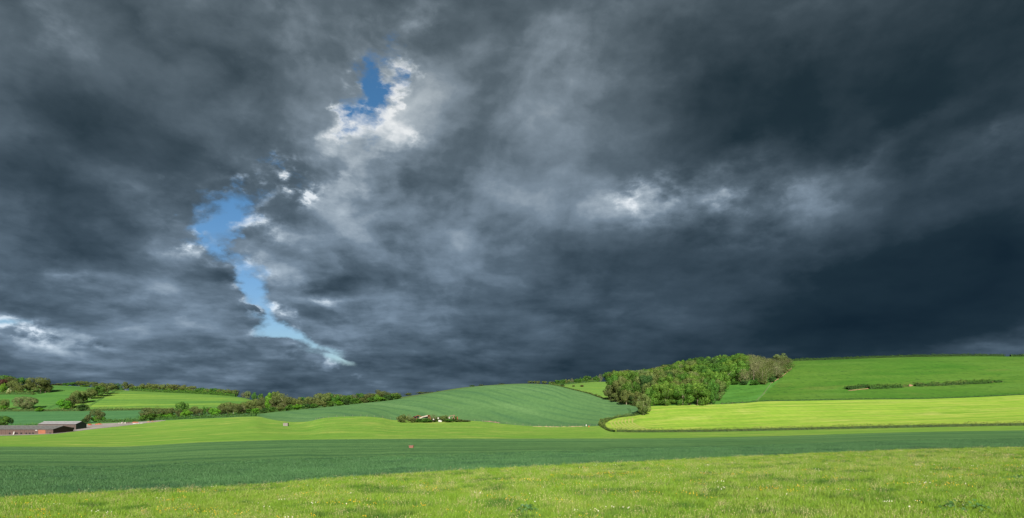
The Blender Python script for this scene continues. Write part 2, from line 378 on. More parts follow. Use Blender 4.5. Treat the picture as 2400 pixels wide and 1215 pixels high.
class G:
    """small node builder"""
    def __init__(s, name):
        s.m, s.N, s.L = new_mat(name)
        s.pos = s.N.new('ShaderNodeNewGeometry').outputs['Position']
    def put(s, sock, val):
        if hasattr(val, 'is_output'): s.L.new(val, sock)
        elif val is not None: sock.default_value = val
    def math(s, op, a, b=None, c=None, clamp=False):
        n = s.N.new('ShaderNodeMath'); n.operation = op; n.use_clamp = clamp
        for i, q in enumerate((a, b, c)): s.put(n.inputs[i], q)
        return n.outputs[0]
    def map(s, vec, scale=(1, 1, 1), rz=0.0, loc=(0, 0, 0)):
        n = s.N.new('ShaderNodeMapping'); s.put(n.inputs[0], vec)
        n.inputs['Scale'].default_value = scale; n.inputs['Rotation'].default_value = (0, 0, rz); n.inputs['Location'].default_value = loc
        return n.outputs[0]
    def rot(s, vec, rz, loc=(0, 0, 0)):
        n = s.N.new('ShaderNodeMapping'); n.vector_type = 'TEXTURE'; s.put(n.inputs[0], vec)
        n.inputs['Rotation'].default_value = (0, 0, rz); n.inputs['Location'].default_value = loc
        return n.outputs[0]
    def noise(s, vec, scale, detail=4, rough=0.55, dist=0.0):
        n = s.N.new('ShaderNodeTexNoise'); s.put(n.inputs['Vector'], vec)
        n.inputs['Scale'].default_value = scale; n.inputs['Detail'].default_value = detail
        n.inputs['Roughness'].default_value = rough; n.inputs['Distortion'].default_value = dist
        return n.outputs['Fac']
    def step(s, x, a, b, lo=0.0, hi=1.0):
        n = s.N.new('ShaderNodeMapRange'); n.interpolation_type = 'SMOOTHSTEP'
        s.put(n.inputs[0], x)
        for i, q in zip((1, 2, 3, 4), (a, b, lo, hi)): s.put(n.inputs[i], q)
        return n.outputs[0]
    def mix(s, f, a, b, mode='MIX'):
        n = s.N.new('ShaderNodeMix'); n.data_type = 'RGBA'; n.blend_type = mode
        s.put(n.inputs[0], f)
        s.put(n.inputs[6], a if hasattr(a, 'is_output') else L3(a)); s.put(n.inputs[7], b if hasattr(b, 'is_output') else L3(b))
        return n.outputs[2]
    def sep(s, vec):
        n = s.N.new('ShaderNodeSeparateXYZ'); s.put(n.inputs[0], vec); return n.outputs
    def comb(s, x, y, z=0.0):
        n = s.N.new('ShaderNodeCombineXYZ'); s.put(n.inputs[0], x); s.put(n.inputs[1], y); s.put(n.inputs[2], z); return n.outputs[0]
    def attr(s, name):
        n = s.N.new('ShaderNodeAttribute'); n.attribute_name = name; return n.outputs
    def rnd(s): return s.N.new('ShaderNodeObjectInfo').outputs['Random']
    def bump(s, h, strength=0.5, dist=0.1):
        n = s.N.new('ShaderNodeBump'); s.put(n.inputs['Height'], h)
        n.inputs['Strength'].default_value = strength; n.inputs['Distance'].default_value = dist
        return n.outputs[0]
    def out(s, col, rough=0.9, spec=0.15, normal=None, metal=0.0, trans=None):
        b = s.N.new('ShaderNodeBsdfPrincipled')
        s.put(b.inputs['Base Color'], col if hasattr(col, 'is_output') else L3(col))
        s.put(b.inputs['Roughness'], rough); b.inputs['Specular IOR Level'].default_value = spec; b.inputs['Metallic'].default_value = metal
        if normal is not None: s.put(b.inputs['Normal'], normal)
        sh = b.outputs[0]
        if trans is not None:
            t = s.N.new('ShaderNodeBsdfTranslucent'); s.put(t.inputs[0], col if hasattr(col, 'is_output') else L3(col))
            mx = s.N.new('ShaderNodeMixShader'); mx.inputs[0].default_value = trans
            s.L.new(sh, mx.inputs[1]); s.L.new(t.outputs[0], mx.inputs[2]); sh = mx.outputs[0]
        o = s.N.new('ShaderNodeOutputMaterial'); s.L.new(sh, o.inputs[0])
        return s.m

def field_mat(name, a, b, big=0.02, streak=None, accent=None, fine=None, lines=None, bump=(1.5, 0.25, 0.3), extra=None):
    """a field: two greens mixed by large noise, streaks drawn along one direction, straw patches, wheel lines"""
    g = G(name)
    n1 = g.noise(g.pos, big, 5, 0.6)
    col = g.mix(g.step(n1, 0.32, 0.68), a, b)
    if streak:                      # (angle, across scale, along scale, darker colour, lighter colour, strength)
        ang, sa, sl, dk, lt, st = streak
        p = g.map(g.rot(g.pos, R(ang)), (sl, sa, 0))
        n2 = g.noise(p, 1.0, 5, 0.6, 0.15)
        col = g.mix(g.math('MULTIPLY', g.step(n2, 0.50, 0.64), st), col, dk)
        col = g.mix(g.math('MULTIPLY', g.step(n2, 0.50, 0.36), st), col, lt)
    if accent:                      # (colour, scale, threshold, amount)
        ac, sc_, th, am = accent
        n3 = g.noise(g.map(g.pos, (0.45, 1, 1)), sc_, 6, 0.68)
        col = g.mix(g.math('MULTIPLY', g.step(n3, th, th + 0.08), am), col, ac)
    if lines:                       # list of (angle, spacing, width, colour, strength, bend)
        for ang, sp, wd, lc, st, bend in lines:
            q = g.sep(g.rot(g.pos, R(ang)))
            wob = g.math('MULTIPLY', g.math('SUBTRACT', g.noise(g.pos, 0.006, 1, 0.4), 0.5), bend)
            t = g.math('FRACT', g.math('DIVIDE', g.math('ADD', q[1], wob), sp))
            d = g.math('MULTIPLY', g.math('ABSOLUTE', g.math('SUBTRACT', t, 0.5)), sp)
            brk = g.step(g.noise(g.pos, 0.03, 3, 0.6), 0.30, 0.55)
            col = g.mix(g.math('MULTIPLY', g.math('MULTIPLY', g.step(d, wd, wd * 0.35), brk), st), col, lc)
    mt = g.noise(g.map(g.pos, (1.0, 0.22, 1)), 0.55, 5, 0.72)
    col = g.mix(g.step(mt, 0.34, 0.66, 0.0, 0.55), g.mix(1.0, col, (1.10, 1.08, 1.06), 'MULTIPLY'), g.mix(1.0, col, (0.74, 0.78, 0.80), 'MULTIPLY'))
    f = g.noise(g.pos, bump[0], 6, 0.7)
    if fine: col = g.mix(g.math('MULTIPLY', g.step(f, 0.48, 0.66), fine[1]), col, fine[0])
    if extra: col = extra(g, col)
    return g.out(col, 0.95, 0.05, g.bump(f, bump[1], bump[2]))

# ---------------------------------------------------------------- the fields
def sheet(name, us, ya, yb, rows, mat, lift=0.0, power=1.0):
    us = np.asarray(us, float)
    t = np.linspace(0, 1, rows) ** power
    ya = np.array([float(ya(u)) for u in us]); yb = np.array([float(yb(u)) for u in us])
    Y = np.exp(np.log(ya)[:, None] * (1 - t) + np.log(yb)[:, None] * t)
    X = (us[:, None] - 1200) / FOC * Y
    Z = ground_z(X, Y) + lift
    n, m = X.shape
    idx = np.arange(n * m).reshape(n, m)
    f = np.stack([idx[:-1, :-1], idx[1:, :-1], idx[1:, 1:], idx[:-1, 1:]], -1).reshape(-1, 4)
    me = np_mesh(name, np.stack([X, Y, Z], -1).reshape(-1, 3), f, True)
    me.materials.append(mat)
    return tag(link(name, me), kind='structure')

def cols(a, b, d=8):
    inside = [q for q in _U if a < q < b]
    return [a] + inside + [b]

BRIGHT_A, BRIGHT_B = (0.098, 0.200, 0.018), (0.165, 0.262, 0.018)
STRAW = (0.30, 0.29, 0.085)
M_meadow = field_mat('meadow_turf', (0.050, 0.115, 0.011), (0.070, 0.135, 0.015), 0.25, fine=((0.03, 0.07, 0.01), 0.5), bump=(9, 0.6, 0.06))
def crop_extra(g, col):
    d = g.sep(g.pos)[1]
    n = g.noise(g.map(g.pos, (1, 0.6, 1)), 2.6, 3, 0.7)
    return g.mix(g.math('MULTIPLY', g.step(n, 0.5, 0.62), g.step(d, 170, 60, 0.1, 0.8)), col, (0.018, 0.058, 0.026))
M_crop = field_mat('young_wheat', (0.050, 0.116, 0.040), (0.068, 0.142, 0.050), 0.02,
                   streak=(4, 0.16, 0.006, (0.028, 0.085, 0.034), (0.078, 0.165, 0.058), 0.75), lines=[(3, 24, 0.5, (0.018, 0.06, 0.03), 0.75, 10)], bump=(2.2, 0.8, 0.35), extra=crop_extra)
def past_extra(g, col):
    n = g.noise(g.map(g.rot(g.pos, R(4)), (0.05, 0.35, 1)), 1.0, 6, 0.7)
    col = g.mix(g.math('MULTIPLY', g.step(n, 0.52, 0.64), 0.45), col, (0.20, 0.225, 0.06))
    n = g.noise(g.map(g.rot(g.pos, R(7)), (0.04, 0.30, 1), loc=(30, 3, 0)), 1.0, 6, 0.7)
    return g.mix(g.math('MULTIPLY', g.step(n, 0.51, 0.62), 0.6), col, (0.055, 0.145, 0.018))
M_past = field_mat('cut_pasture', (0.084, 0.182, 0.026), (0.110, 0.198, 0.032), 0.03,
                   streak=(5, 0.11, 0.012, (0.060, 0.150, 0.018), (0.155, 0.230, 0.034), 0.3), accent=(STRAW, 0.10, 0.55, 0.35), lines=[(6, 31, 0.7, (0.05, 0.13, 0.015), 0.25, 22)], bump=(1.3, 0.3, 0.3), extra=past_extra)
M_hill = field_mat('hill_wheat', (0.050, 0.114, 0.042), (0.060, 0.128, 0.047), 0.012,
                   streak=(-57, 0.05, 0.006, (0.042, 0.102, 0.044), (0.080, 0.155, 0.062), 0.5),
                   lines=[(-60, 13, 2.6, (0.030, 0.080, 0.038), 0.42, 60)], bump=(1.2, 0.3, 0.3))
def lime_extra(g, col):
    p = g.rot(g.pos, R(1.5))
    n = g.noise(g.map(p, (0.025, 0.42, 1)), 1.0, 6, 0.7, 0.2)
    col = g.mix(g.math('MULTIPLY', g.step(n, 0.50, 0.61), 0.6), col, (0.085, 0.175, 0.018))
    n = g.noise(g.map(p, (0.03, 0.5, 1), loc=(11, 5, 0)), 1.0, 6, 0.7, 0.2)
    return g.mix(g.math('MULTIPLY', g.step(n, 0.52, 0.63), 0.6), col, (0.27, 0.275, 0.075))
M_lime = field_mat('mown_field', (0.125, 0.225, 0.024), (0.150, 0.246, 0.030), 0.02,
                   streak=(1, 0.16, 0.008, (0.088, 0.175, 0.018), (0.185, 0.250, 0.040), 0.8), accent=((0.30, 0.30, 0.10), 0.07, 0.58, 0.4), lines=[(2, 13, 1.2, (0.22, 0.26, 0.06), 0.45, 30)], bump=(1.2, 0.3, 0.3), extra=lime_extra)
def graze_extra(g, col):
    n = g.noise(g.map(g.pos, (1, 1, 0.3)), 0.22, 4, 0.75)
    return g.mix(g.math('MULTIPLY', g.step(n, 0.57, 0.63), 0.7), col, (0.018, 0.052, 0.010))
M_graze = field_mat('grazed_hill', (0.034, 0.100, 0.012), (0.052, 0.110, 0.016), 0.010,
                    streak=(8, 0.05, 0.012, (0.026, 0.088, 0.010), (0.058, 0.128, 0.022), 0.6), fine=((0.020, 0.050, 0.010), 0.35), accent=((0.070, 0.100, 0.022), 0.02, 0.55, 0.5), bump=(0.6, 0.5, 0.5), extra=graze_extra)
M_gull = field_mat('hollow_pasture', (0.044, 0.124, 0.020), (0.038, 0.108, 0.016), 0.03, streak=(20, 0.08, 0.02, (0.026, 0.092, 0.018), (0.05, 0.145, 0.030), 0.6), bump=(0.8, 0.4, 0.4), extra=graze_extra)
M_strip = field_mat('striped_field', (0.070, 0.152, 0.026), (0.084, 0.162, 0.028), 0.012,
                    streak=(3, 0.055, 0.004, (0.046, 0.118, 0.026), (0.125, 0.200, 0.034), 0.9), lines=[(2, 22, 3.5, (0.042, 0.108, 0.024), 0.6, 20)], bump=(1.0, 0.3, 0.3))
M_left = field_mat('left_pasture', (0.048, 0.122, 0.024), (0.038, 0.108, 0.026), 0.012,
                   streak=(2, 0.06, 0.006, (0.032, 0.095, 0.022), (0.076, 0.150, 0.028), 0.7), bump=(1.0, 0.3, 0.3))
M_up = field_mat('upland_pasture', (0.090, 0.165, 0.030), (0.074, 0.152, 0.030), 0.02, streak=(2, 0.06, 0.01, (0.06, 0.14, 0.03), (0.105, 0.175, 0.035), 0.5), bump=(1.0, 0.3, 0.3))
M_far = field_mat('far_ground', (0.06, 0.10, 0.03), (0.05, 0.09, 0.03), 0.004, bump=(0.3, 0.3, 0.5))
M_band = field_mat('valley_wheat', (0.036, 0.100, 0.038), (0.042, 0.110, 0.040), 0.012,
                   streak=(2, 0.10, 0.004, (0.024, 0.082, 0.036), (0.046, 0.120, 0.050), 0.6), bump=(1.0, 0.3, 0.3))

UL, UR = -2400.0, 4800.0
fy0 = lambda u: 0.8
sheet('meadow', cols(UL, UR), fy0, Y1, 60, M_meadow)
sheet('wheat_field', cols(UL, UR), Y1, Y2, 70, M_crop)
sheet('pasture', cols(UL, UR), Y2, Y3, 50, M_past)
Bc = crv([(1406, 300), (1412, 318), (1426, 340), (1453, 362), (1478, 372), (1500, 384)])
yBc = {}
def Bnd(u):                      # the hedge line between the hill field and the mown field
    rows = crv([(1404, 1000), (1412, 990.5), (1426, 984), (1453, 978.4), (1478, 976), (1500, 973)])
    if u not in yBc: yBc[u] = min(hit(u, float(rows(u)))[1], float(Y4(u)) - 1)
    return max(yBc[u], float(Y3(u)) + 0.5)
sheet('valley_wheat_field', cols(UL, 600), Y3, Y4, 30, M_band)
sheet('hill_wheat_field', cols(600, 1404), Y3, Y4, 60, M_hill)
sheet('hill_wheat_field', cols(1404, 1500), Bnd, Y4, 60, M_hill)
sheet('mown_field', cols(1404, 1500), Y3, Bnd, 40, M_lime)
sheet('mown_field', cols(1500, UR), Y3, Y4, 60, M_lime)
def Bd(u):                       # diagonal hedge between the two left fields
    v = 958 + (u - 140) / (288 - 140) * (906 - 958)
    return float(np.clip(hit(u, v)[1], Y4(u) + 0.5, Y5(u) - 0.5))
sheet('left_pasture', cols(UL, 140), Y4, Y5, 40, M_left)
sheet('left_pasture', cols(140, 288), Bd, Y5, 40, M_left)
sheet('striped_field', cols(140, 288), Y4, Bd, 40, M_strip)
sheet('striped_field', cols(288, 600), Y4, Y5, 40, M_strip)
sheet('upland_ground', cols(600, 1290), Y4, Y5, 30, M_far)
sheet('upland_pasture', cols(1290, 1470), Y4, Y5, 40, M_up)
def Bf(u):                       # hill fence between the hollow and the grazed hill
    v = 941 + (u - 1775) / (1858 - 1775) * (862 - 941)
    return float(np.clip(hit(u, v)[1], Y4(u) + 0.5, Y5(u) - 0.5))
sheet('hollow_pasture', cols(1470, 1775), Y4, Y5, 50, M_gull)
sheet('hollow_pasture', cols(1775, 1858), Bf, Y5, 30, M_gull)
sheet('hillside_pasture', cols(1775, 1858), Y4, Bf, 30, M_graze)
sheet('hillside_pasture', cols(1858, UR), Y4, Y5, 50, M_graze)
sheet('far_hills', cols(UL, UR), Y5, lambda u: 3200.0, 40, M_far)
# the country all round, below and behind the camera
n = 61
gx, gy = np.meshgrid(np.linspace(-6500, 6500, n), np.linspace(-6500, 6500, n), indexing='ij')
gzv = np.where((gy > 0) & (np.abs(gx) < 1.9 * np.maximum(gy, 1) + 150) & (gy < 3400), -95.0, -6 - 0.02 * np.hypot(gx, gy))
idx = np.arange(n * n).reshape(n, n)
me = np_mesh('ground', np.stack([gx, gy, gzv], -1).reshape(-1, 3), np.stack([idx[:-1, :-1], idx[1:, :-1], idx[1:, 1:], idx[:-1, 1:]], -1).reshape(-1, 4), True)
me.materials.append(M_far)
tag(link('ground', me), kind='structure')
# the hill the photographer stands on goes on behind
n = 81
gx, gy = np.meshgrid(np.linspace(-60, 60, n), np.linspace(-80, 1.2, n), indexing='ij')
gzv = ground_z(gx, gy) - 0.02
idx = np.arange(n * n).reshape(n, n)
me = np_mesh('meadow_behind', np.stack([gx, gy, gzv], -1).reshape(-1, 3), np.stack([idx[:-1, :-1], idx[1:, :-1], idx[1:, 1:], idx[:-1, 1:]], -1).reshape(-1, 4), True)
me.materials.append(M_meadow)
tag(link('meadow', me), kind='structure')

# ---------------------------------------------------------------- foliage
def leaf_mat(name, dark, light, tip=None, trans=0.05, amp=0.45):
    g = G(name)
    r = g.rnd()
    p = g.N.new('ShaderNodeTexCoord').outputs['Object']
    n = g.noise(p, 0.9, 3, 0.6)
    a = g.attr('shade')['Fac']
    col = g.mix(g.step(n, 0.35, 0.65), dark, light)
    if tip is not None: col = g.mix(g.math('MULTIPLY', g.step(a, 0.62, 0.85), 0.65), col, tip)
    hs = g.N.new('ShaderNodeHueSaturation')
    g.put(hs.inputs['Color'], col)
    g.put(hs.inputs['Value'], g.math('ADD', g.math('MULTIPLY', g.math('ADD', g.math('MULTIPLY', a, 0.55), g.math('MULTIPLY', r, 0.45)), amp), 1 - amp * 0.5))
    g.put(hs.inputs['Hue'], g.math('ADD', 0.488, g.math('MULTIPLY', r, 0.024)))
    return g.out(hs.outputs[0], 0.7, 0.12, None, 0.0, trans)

SPEC = {   # leaf colours: dark, light, tip
    'green': ((0.022, 0.066, 0.008), (0.043, 0.106, 0.011), (0.066, 0.138, 0.018)),
    'lime': ((0.040, 0.125, 0.008), (0.068, 0.180, 0.010), (0.10, 0.22, 0.015)),
    'olive': ((0.046, 0.070, 0.017), (0.078, 0.105, 0.025), (0.110, 0.130, 0.040)),
    'brown': ((0.050, 0.074, 0.020), (0.082, 0.102, 0.030), (0.115, 0.132, 0.045)),
    'chestnut': ((0.034, 0.088, 0.009), (0.066, 0.136, 0.014), (0.135, 0.202, 0.034)),
    'pale': ((0.070, 0.086, 0.034), (0.108, 0.122, 0.050), (0.155, 0.165, 0.074)),
    'copper': ((0.040, 0.015, 0.013), (0.060, 0.024, 0.019), None),
    'dark': ((0.016, 0.044, 0.010), (0.028, 0.068, 0.014), None),
    'sage': ((0.060, 0.094, 0.030), (0.098, 0.136, 0.044), (0.135, 0.170, 0.06)),
    'blossom': ((0.09, 0.13, 0.03), (0.25, 0.30, 0.12), (0.6, 0.6, 0.5)),
}
SPEC = {k: tuple(None if c is None else tuple(x * (0.74 if k != 'brown' else 0.58) for x in c) for c in v) for k, v in SPEC.items()}
LM = {k: leaf_mat(k + '_leaves', *v) for k, v in SPEC.items()}
def bark():
    g = G('bark')
    p = g.N.new('ShaderNodeTexCoord').outputs['Object']
    n = g.noise(g.map(p, (1, 1, 0.25)), 4.0, 5, 0.65)
    return g.out(g.mix(g.step(n, 0.35, 0.65), (0.09, 0.075, 0.055), (0.20, 0.18, 0.14)), 0.95, 0.1, g.bump(n, 0.6, 0.05))
M_bark = bark()

def leaf_cards(cen, nrm, size, jitter, rng):
    """one small quad per point, facing roughly along nrm"""
    n = len(cen)
    d = nrm + rng.normal(0, jitter, (n, 3)); d /= np.linalg.norm(d, axis=1, keepdims=True) + 1e-9
    a = np.cross(d, rng.normal(0, 1, (n, 3))); a /= np.linalg.norm(a, axis=1, keepdims=True) + 1e-9
    b = np.cross(d, a)
    s = size * rng.uniform(0.6, 1.35, (n, 1)); w = s * rng.uniform(0.55, 0.95, (n, 1))
    q = np.stack([cen - a * s - b * w * 0.3, cen + b * w, cen + a * s + b * w * 0.2, cen - b * w], 1)
    return q

def leaf_mesh(name, cen, nrm, size, jitter, rng, shade=None):
    q = leaf_cards(cen, nrm, size, jitter, rng)
    me = np_mesh(name, q.reshape(-1, 3), np.arange(len(cen) * 4).reshape(-1, 4))
    at_ = me.attributes.new('shade', 'FLOAT', 'FACE')
    at_.data.foreach_set('value', (rng.uniform(0, 1, len(cen)) if shade is None else shade).astype(np.float32))
    return me

def crown_points(rng, n, lobes, hs=1.0, rad=0.5, low=0.0, fill=0.2, lump=0.42, flat=1.0):
    """points on and just inside a cluster of lobes filling an egg of radius rad, height hs (unit tree: 1 high)"""
    cz = low + (hs - low) / 2; rz = (hs - low) / 2
    L = []
    while len(L) < lobes:
        p = rng.normal(0, 1, 3); p /= np.linalg.norm(p)
        k = rng.uniform(0.52, 0.86)
        c = np.array([p[0] * rad * k, p[1] * rad * k, cz + p[2] * rz * k])
        L.append((c, rng.uniform(0.65, 1.15) * lump * rad))
    L.append((np.array([0, 0, cz]), rad * 0.46))
    w = np.array([r * r for _, r in L]); w /= w.sum()
    k = rng.choice(len(L), n, p=w)
    cc = np.array([c for c, _ in L])[k]; rr = np.array([r for _, r in L])[k]
    d = rng.normal(0, 1, (n, 3)); d /= np.linalg.norm(d, axis=1, keepdims=True)
    f = 1 - fill * rng.uniform(0, 1, n) ** 2
    pts = cc + d * (rr * f)[:, None] * np.array([1, 1, flat * min(1.6, rz / rad)])
    # drop what lies deep inside other lobes
    inside = np.zeros(n, bool)
    for c, r in L: inside |= (((pts - c) / np.array([1, 1, flat * min(1.6, rz / rad)])) ** 2).sum(1) < (r * 0.72) ** 2
    keep = ~inside | (rng.uniform(0, 1, n) < 0.06)
    keep &= pts[:, 2] > low * 0.5
    return pts[keep], d[keep]

def make_crown(kind, seed):
    """a crown for a tree one unit high and about 0.9 wide"""
    rng = np.random.default_rng(seed)
    foot = {'round': 0.06, 'dome': 0.0, 'open': 0.12, 'tall': 0.05, 'sprig': 0.08, 'bush': -0.03}[kind]
    if kind == 'round':      p, d = crown_points(rng, 10500, 22, 1.0, 0.46, 0.06, 0.12, 0.36); s, j = 0.018, 0.26
    elif kind == 'dome':     p, d = crown_points(rng, 13500, 40, 1.0, 0.50, 0.0, 0.10, 0.27); s, j = 0.0165, 0.22
    elif kind == 'open':     p, d = crown_points(rng, 10500, 26, 1.0, 0.46, 0.10, 0.22, 0.34); s, j = 0.0165, 0.35
    elif kind == 'tall':     p, d = crown_points(rng, 5000, 30, 1.0, 0.34, 0.05, 0.4, 0.42); s, j = 0.019, 0.6
    elif kind == 'sprig':    # thin upright crown of bare shoots
        n = 240
        P, D = [], []
        for _ in range(n):
            a = rng.uniform(0, 2 * math.pi); r = 0.40 * math.sqrt(rng.uniform(0, 1))
            x0, y0 = r * 0.5 * math.cos(a), r * 0.5 * math.sin(a); top = (1 - (r / 0.40) ** 2 * 0.45) * rng.uniform(0.75, 1.0)
            m = int(30 * top); t = rng.uniform(0.12, 1, m)
            x = x0 + (r - r * 0.5) * t ** 0.6 * math.cos(a) * 1.3 + rng.normal(0, 0.008, m); y = y0 + (r - r * 0.5) * t ** 0.6 * math.sin(a) * 1.3 + rng.normal(0, 0.008, m)
            P.append(np.stack([x, y, t * top], 1)); D.append(rng.normal(0, 1, (m, 3)))
        p, d = np.concatenate(P), np.concatenate(D); d /= np.linalg.norm(d, axis=1, keepdims=True)
        s, j = 0.014, 0.3
    elif kind == 'bush':     p, d = crown_points(rng, 4200, 20, 1.0, 0.52, 0.0, 0.3, 0.40); s, j = 0.034, 0.5
    lo, hi = np.percentile(p, 0.3, axis=0), np.percentile(p, 99.7, axis=0)
    p[:, 0] = (p[:, 0] - (lo[0] + hi[0]) / 2) / (hi[0] - lo[0]); p[:, 1] = (p[:, 1] - (lo[1] + hi[1]) / 2) / (hi[1] - lo[1])
    p[:, 2] = foot + (p[:, 2] - lo[2]) / (hi[2] - lo[2]) * (1 - foot)
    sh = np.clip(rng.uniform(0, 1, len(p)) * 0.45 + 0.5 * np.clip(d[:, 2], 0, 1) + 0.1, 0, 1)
    me = leaf_mesh('crown', p, d, s, j, rng, sh)
    return me

def make_trunk(seed, stout=1.0):
    rng = np.random.default_rng(seed)
    m = MB()
    m.tube([(0, 0, -0.04), (0.004, 0, 0.10), (-0.006, 0.006, 0.26), (0.004, -0.004, 0.45), (0, 0, 0.70)], [0.030 * stout, 0.022 * stout, 0.019 * stout, 0.013 * stout, 0.004], 7)
    for k in range(7):
        a = k * 0.9 + rng.uniform(-.3, .3); z0 = rng.uniform(0.18, 0.48)
        L = rng.uniform(0.22, 0.36)
        p0 = Vector((0, 0, z0)); p1 = p0 + Vector((math.cos(a) * L * 0.5, math.sin(a) * L * 0.5, L * 0.45)); p2 = p0 + Vector((math.cos(a) * L, math.sin(a) * L, L * 1.05))
        m.tube([p0, p1, p2], [0.010 * stout, 0.007 * stout, 0.002], 5)
    me = m.mesh('trunk', True); me.materials.append(M_bark)
    return me

CROWNS = {}
def crown_mesh(shape, spec, var):
    key = (shape, spec, var)
    if key not in CROWNS:
        base = ('base', shape, var)
        if base not in CROWNS: CROWNS[base] = make_crown(shape, hash_seed(shape, var))
        me = CROWNS[base].copy(); me.materials.clear(); me.materials.append(LM[spec]); me.name = 'crown'
        CROWNS[key] = me
    return CROWNS[key]
def hash_seed(s, v): return sum(ord(c) * (i + 1) for i, c in enumerate(s)) * 17 + v
TRUNKS = [make_trunk(300 + i) for i in range(4)]
tree_n = [0]
def tree(u, Y, h, w, shape, spec, label, group=None, name='broadleaf_tree', cat='tree', sink=0.0, trunk=True, under=None):
    """a tree whose foot stands on the land at azimuth u, distance Y; h and w in metres"""
    tree_n[0] += 1; k = tree_n[0]
    rr = random.Random(k * 13 + 5)
    X, Yp, z = at(u, Y)
    t = empty(name, (X, Yp, z - sink), rr.uniform(0, 6.28))
    tag(t, label, cat, group)
    var = k % 3
    fw = 1.0
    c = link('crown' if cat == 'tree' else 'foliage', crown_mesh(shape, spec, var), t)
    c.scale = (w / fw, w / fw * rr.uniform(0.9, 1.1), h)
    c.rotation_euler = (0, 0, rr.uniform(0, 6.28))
    if trunk:
        q = link('trunk' if cat == 'tree' else 'stem', TRUNKS[k % 4], t)
        q.scale = (h, h, h * 0.98)
    if under:                # darker or brighter growth filling the foot of the crown
        c2 = link('undergrowth', crown_mesh('bush', under, var), t)
        c2.scale = (w * 0.92, w * 0.85, h * 0.55)
    return t

def tree_px(u, vt, vb, wpx, shape, spec, label, group=None, Y=None, **kw):
    """foot at row vb on visible ground, or at distance Y; top at row vt; width in picture units"""
    if Y is None: Y = hit(u, vb)[1]
    z = at(u, Y)[2]
    h = (HZ - vt) / FOC * Y - z
    return tree(u, Y, h, wpx / FOC * Y, shape, spec, label, group, **kw)

WORD = {'green': 'mid green', 'lime': 'bright lime green', 'olive': 'grey olive', 'brown': 'brown budding', 'chestnut': 'yellow-green', 'pale': 'pale twiggy', 'copper': 'dark copper-red', 'dark': 'very dark green', 'sage': 'soft sage green', 'blossom': 'white blossoming'}
ORD = ['first', 'second', 'third', 'fourth', 'fifth', 'sixth', 'seventh', 'eighth', 'ninth', 'tenth', 'eleventh', 'twelfth', 'thirteenth', 'fourteenth', 'fifteenth', 'sixteenth', 'seventeenth', 'eighteenth', 'nineteenth', 'twentieth', 'twenty-first', 'twenty-second', 'twenty-third', 'twenty-fourth', 'twenty-fifth', 'twenty-sixth', 'twenty-seventh', 'twenty-eighth']
def bandname(u, Y):
    return 'front row' if Y < 440 else 'lower middle row' if Y < 490 else 'middle row' if Y < 540 else 'upper row' if Y < 585 else 'skyline row'
def row(items, where, group, Y=None, name='broadleaf_tree', cat='tree', **kw):
    items = sorted(items, key=lambda q: q[0])
    seen = {}
    for it in items:
        u, vt, vb, w, shape, spec = it[:6]
        yy = it[6] if len(it) > 6 else (Y(u) if callable(Y) else Y)
        k = seen.get(spec, 0); seen[spec] = k + 1
        cnt = sum(1 for q in items if q[5] == spec)
        noun = cat
        lab = (f"{WORD[spec]} {noun} {where}" if cnt == 1 else f"{ORD[k]} {WORD[spec]} {noun} from left {where}")
        tree_px(u, vt, vb, w, shape, spec, lab, group, Y=yy, name=name, cat=cat, **kw)

# far left copse and lone trees
row([(12, 880, 915, 34, 'round', 'green', 665), (3, 889, 912, 26, 'round', 'copper', 640), (27, 884, 914, 26, 'open', 'brown', 650), (49, 885, 905, 22, 'round', 'green', 690), (63, 890, 908, 18, 'round', 'dark', 695),
     (8, 898, 918, 17, 'round', 'lime', 600), (31, 892, 918, 28, 'open', 'olive', 605), (47, 897, 918, 22, 'open', 'olive', 600), (68, 891, 919, 28, 'open', 'olive', 610)], 'in the copse at far left', 'copse at the far left')
tree_px(95, 885, 922, 50, 'open', 'olive', 'largest olive tree with a pale trunk beside the far left copse')
tree_px(106, 893, 921.5, 26, 'round', 'olive', 'rounded olive tree touching the big pale-trunked tree by the copse')
tree_px(22, 911, 917, 12, 'bush', 'blossom', 'white blossoming bush at the foot of the far left copse', name='blossom_bush', cat='bush', trunk=False, Y=598)
tree_px(9, 936, 962, 22, 'open', 'olive', 'small olive tree in the lower hedge at the left edge of the picture', under='lime')
tree_px(60, 930, 960, 52, 'open', 'pale', 'spreading pale bare-twigged tree standing alone in the left pasture')
tree_px(93, 955, 965, 20, 'bush', 'lime', 'yellow-green bush in the lower left hedge', name='hedge_bush', cat='bush', trunk=False)
tree_px(150, 936, 960, 34, 'dome', 'lime', 'round vivid green tree at the bottom of the diagonal hedgerow')
tree_px(195, 948, 963.5, 28, 'bush', 'dark', 'dark green bush at the corner of the striped field', name='hedge_bush', cat='bush', trunk=False)
row([(168, 927, 956, 30, 'open', 'brown'), (180, 916, 948, 30, 'open', 'olive'), (196, 919, 945, 24, 'open', 'olive'), (212, 911, 936, 30, 'open', 'olive'), (228, 904, 930, 30, 'round', 'green'), (245, 898, 924, 30, 'open', 'olive'), (262, 898, 917, 26, 'open', 'olive'),
     (276, 899, 914, 24, 'round', 'dark'), (295, 895, 912, 18, 'open', 'olive', 700), (309, 900, 913, 16, 'open', 'brown', 705)], 'in the diagonal left hedgerow', 'diagonal hedgerow trees')
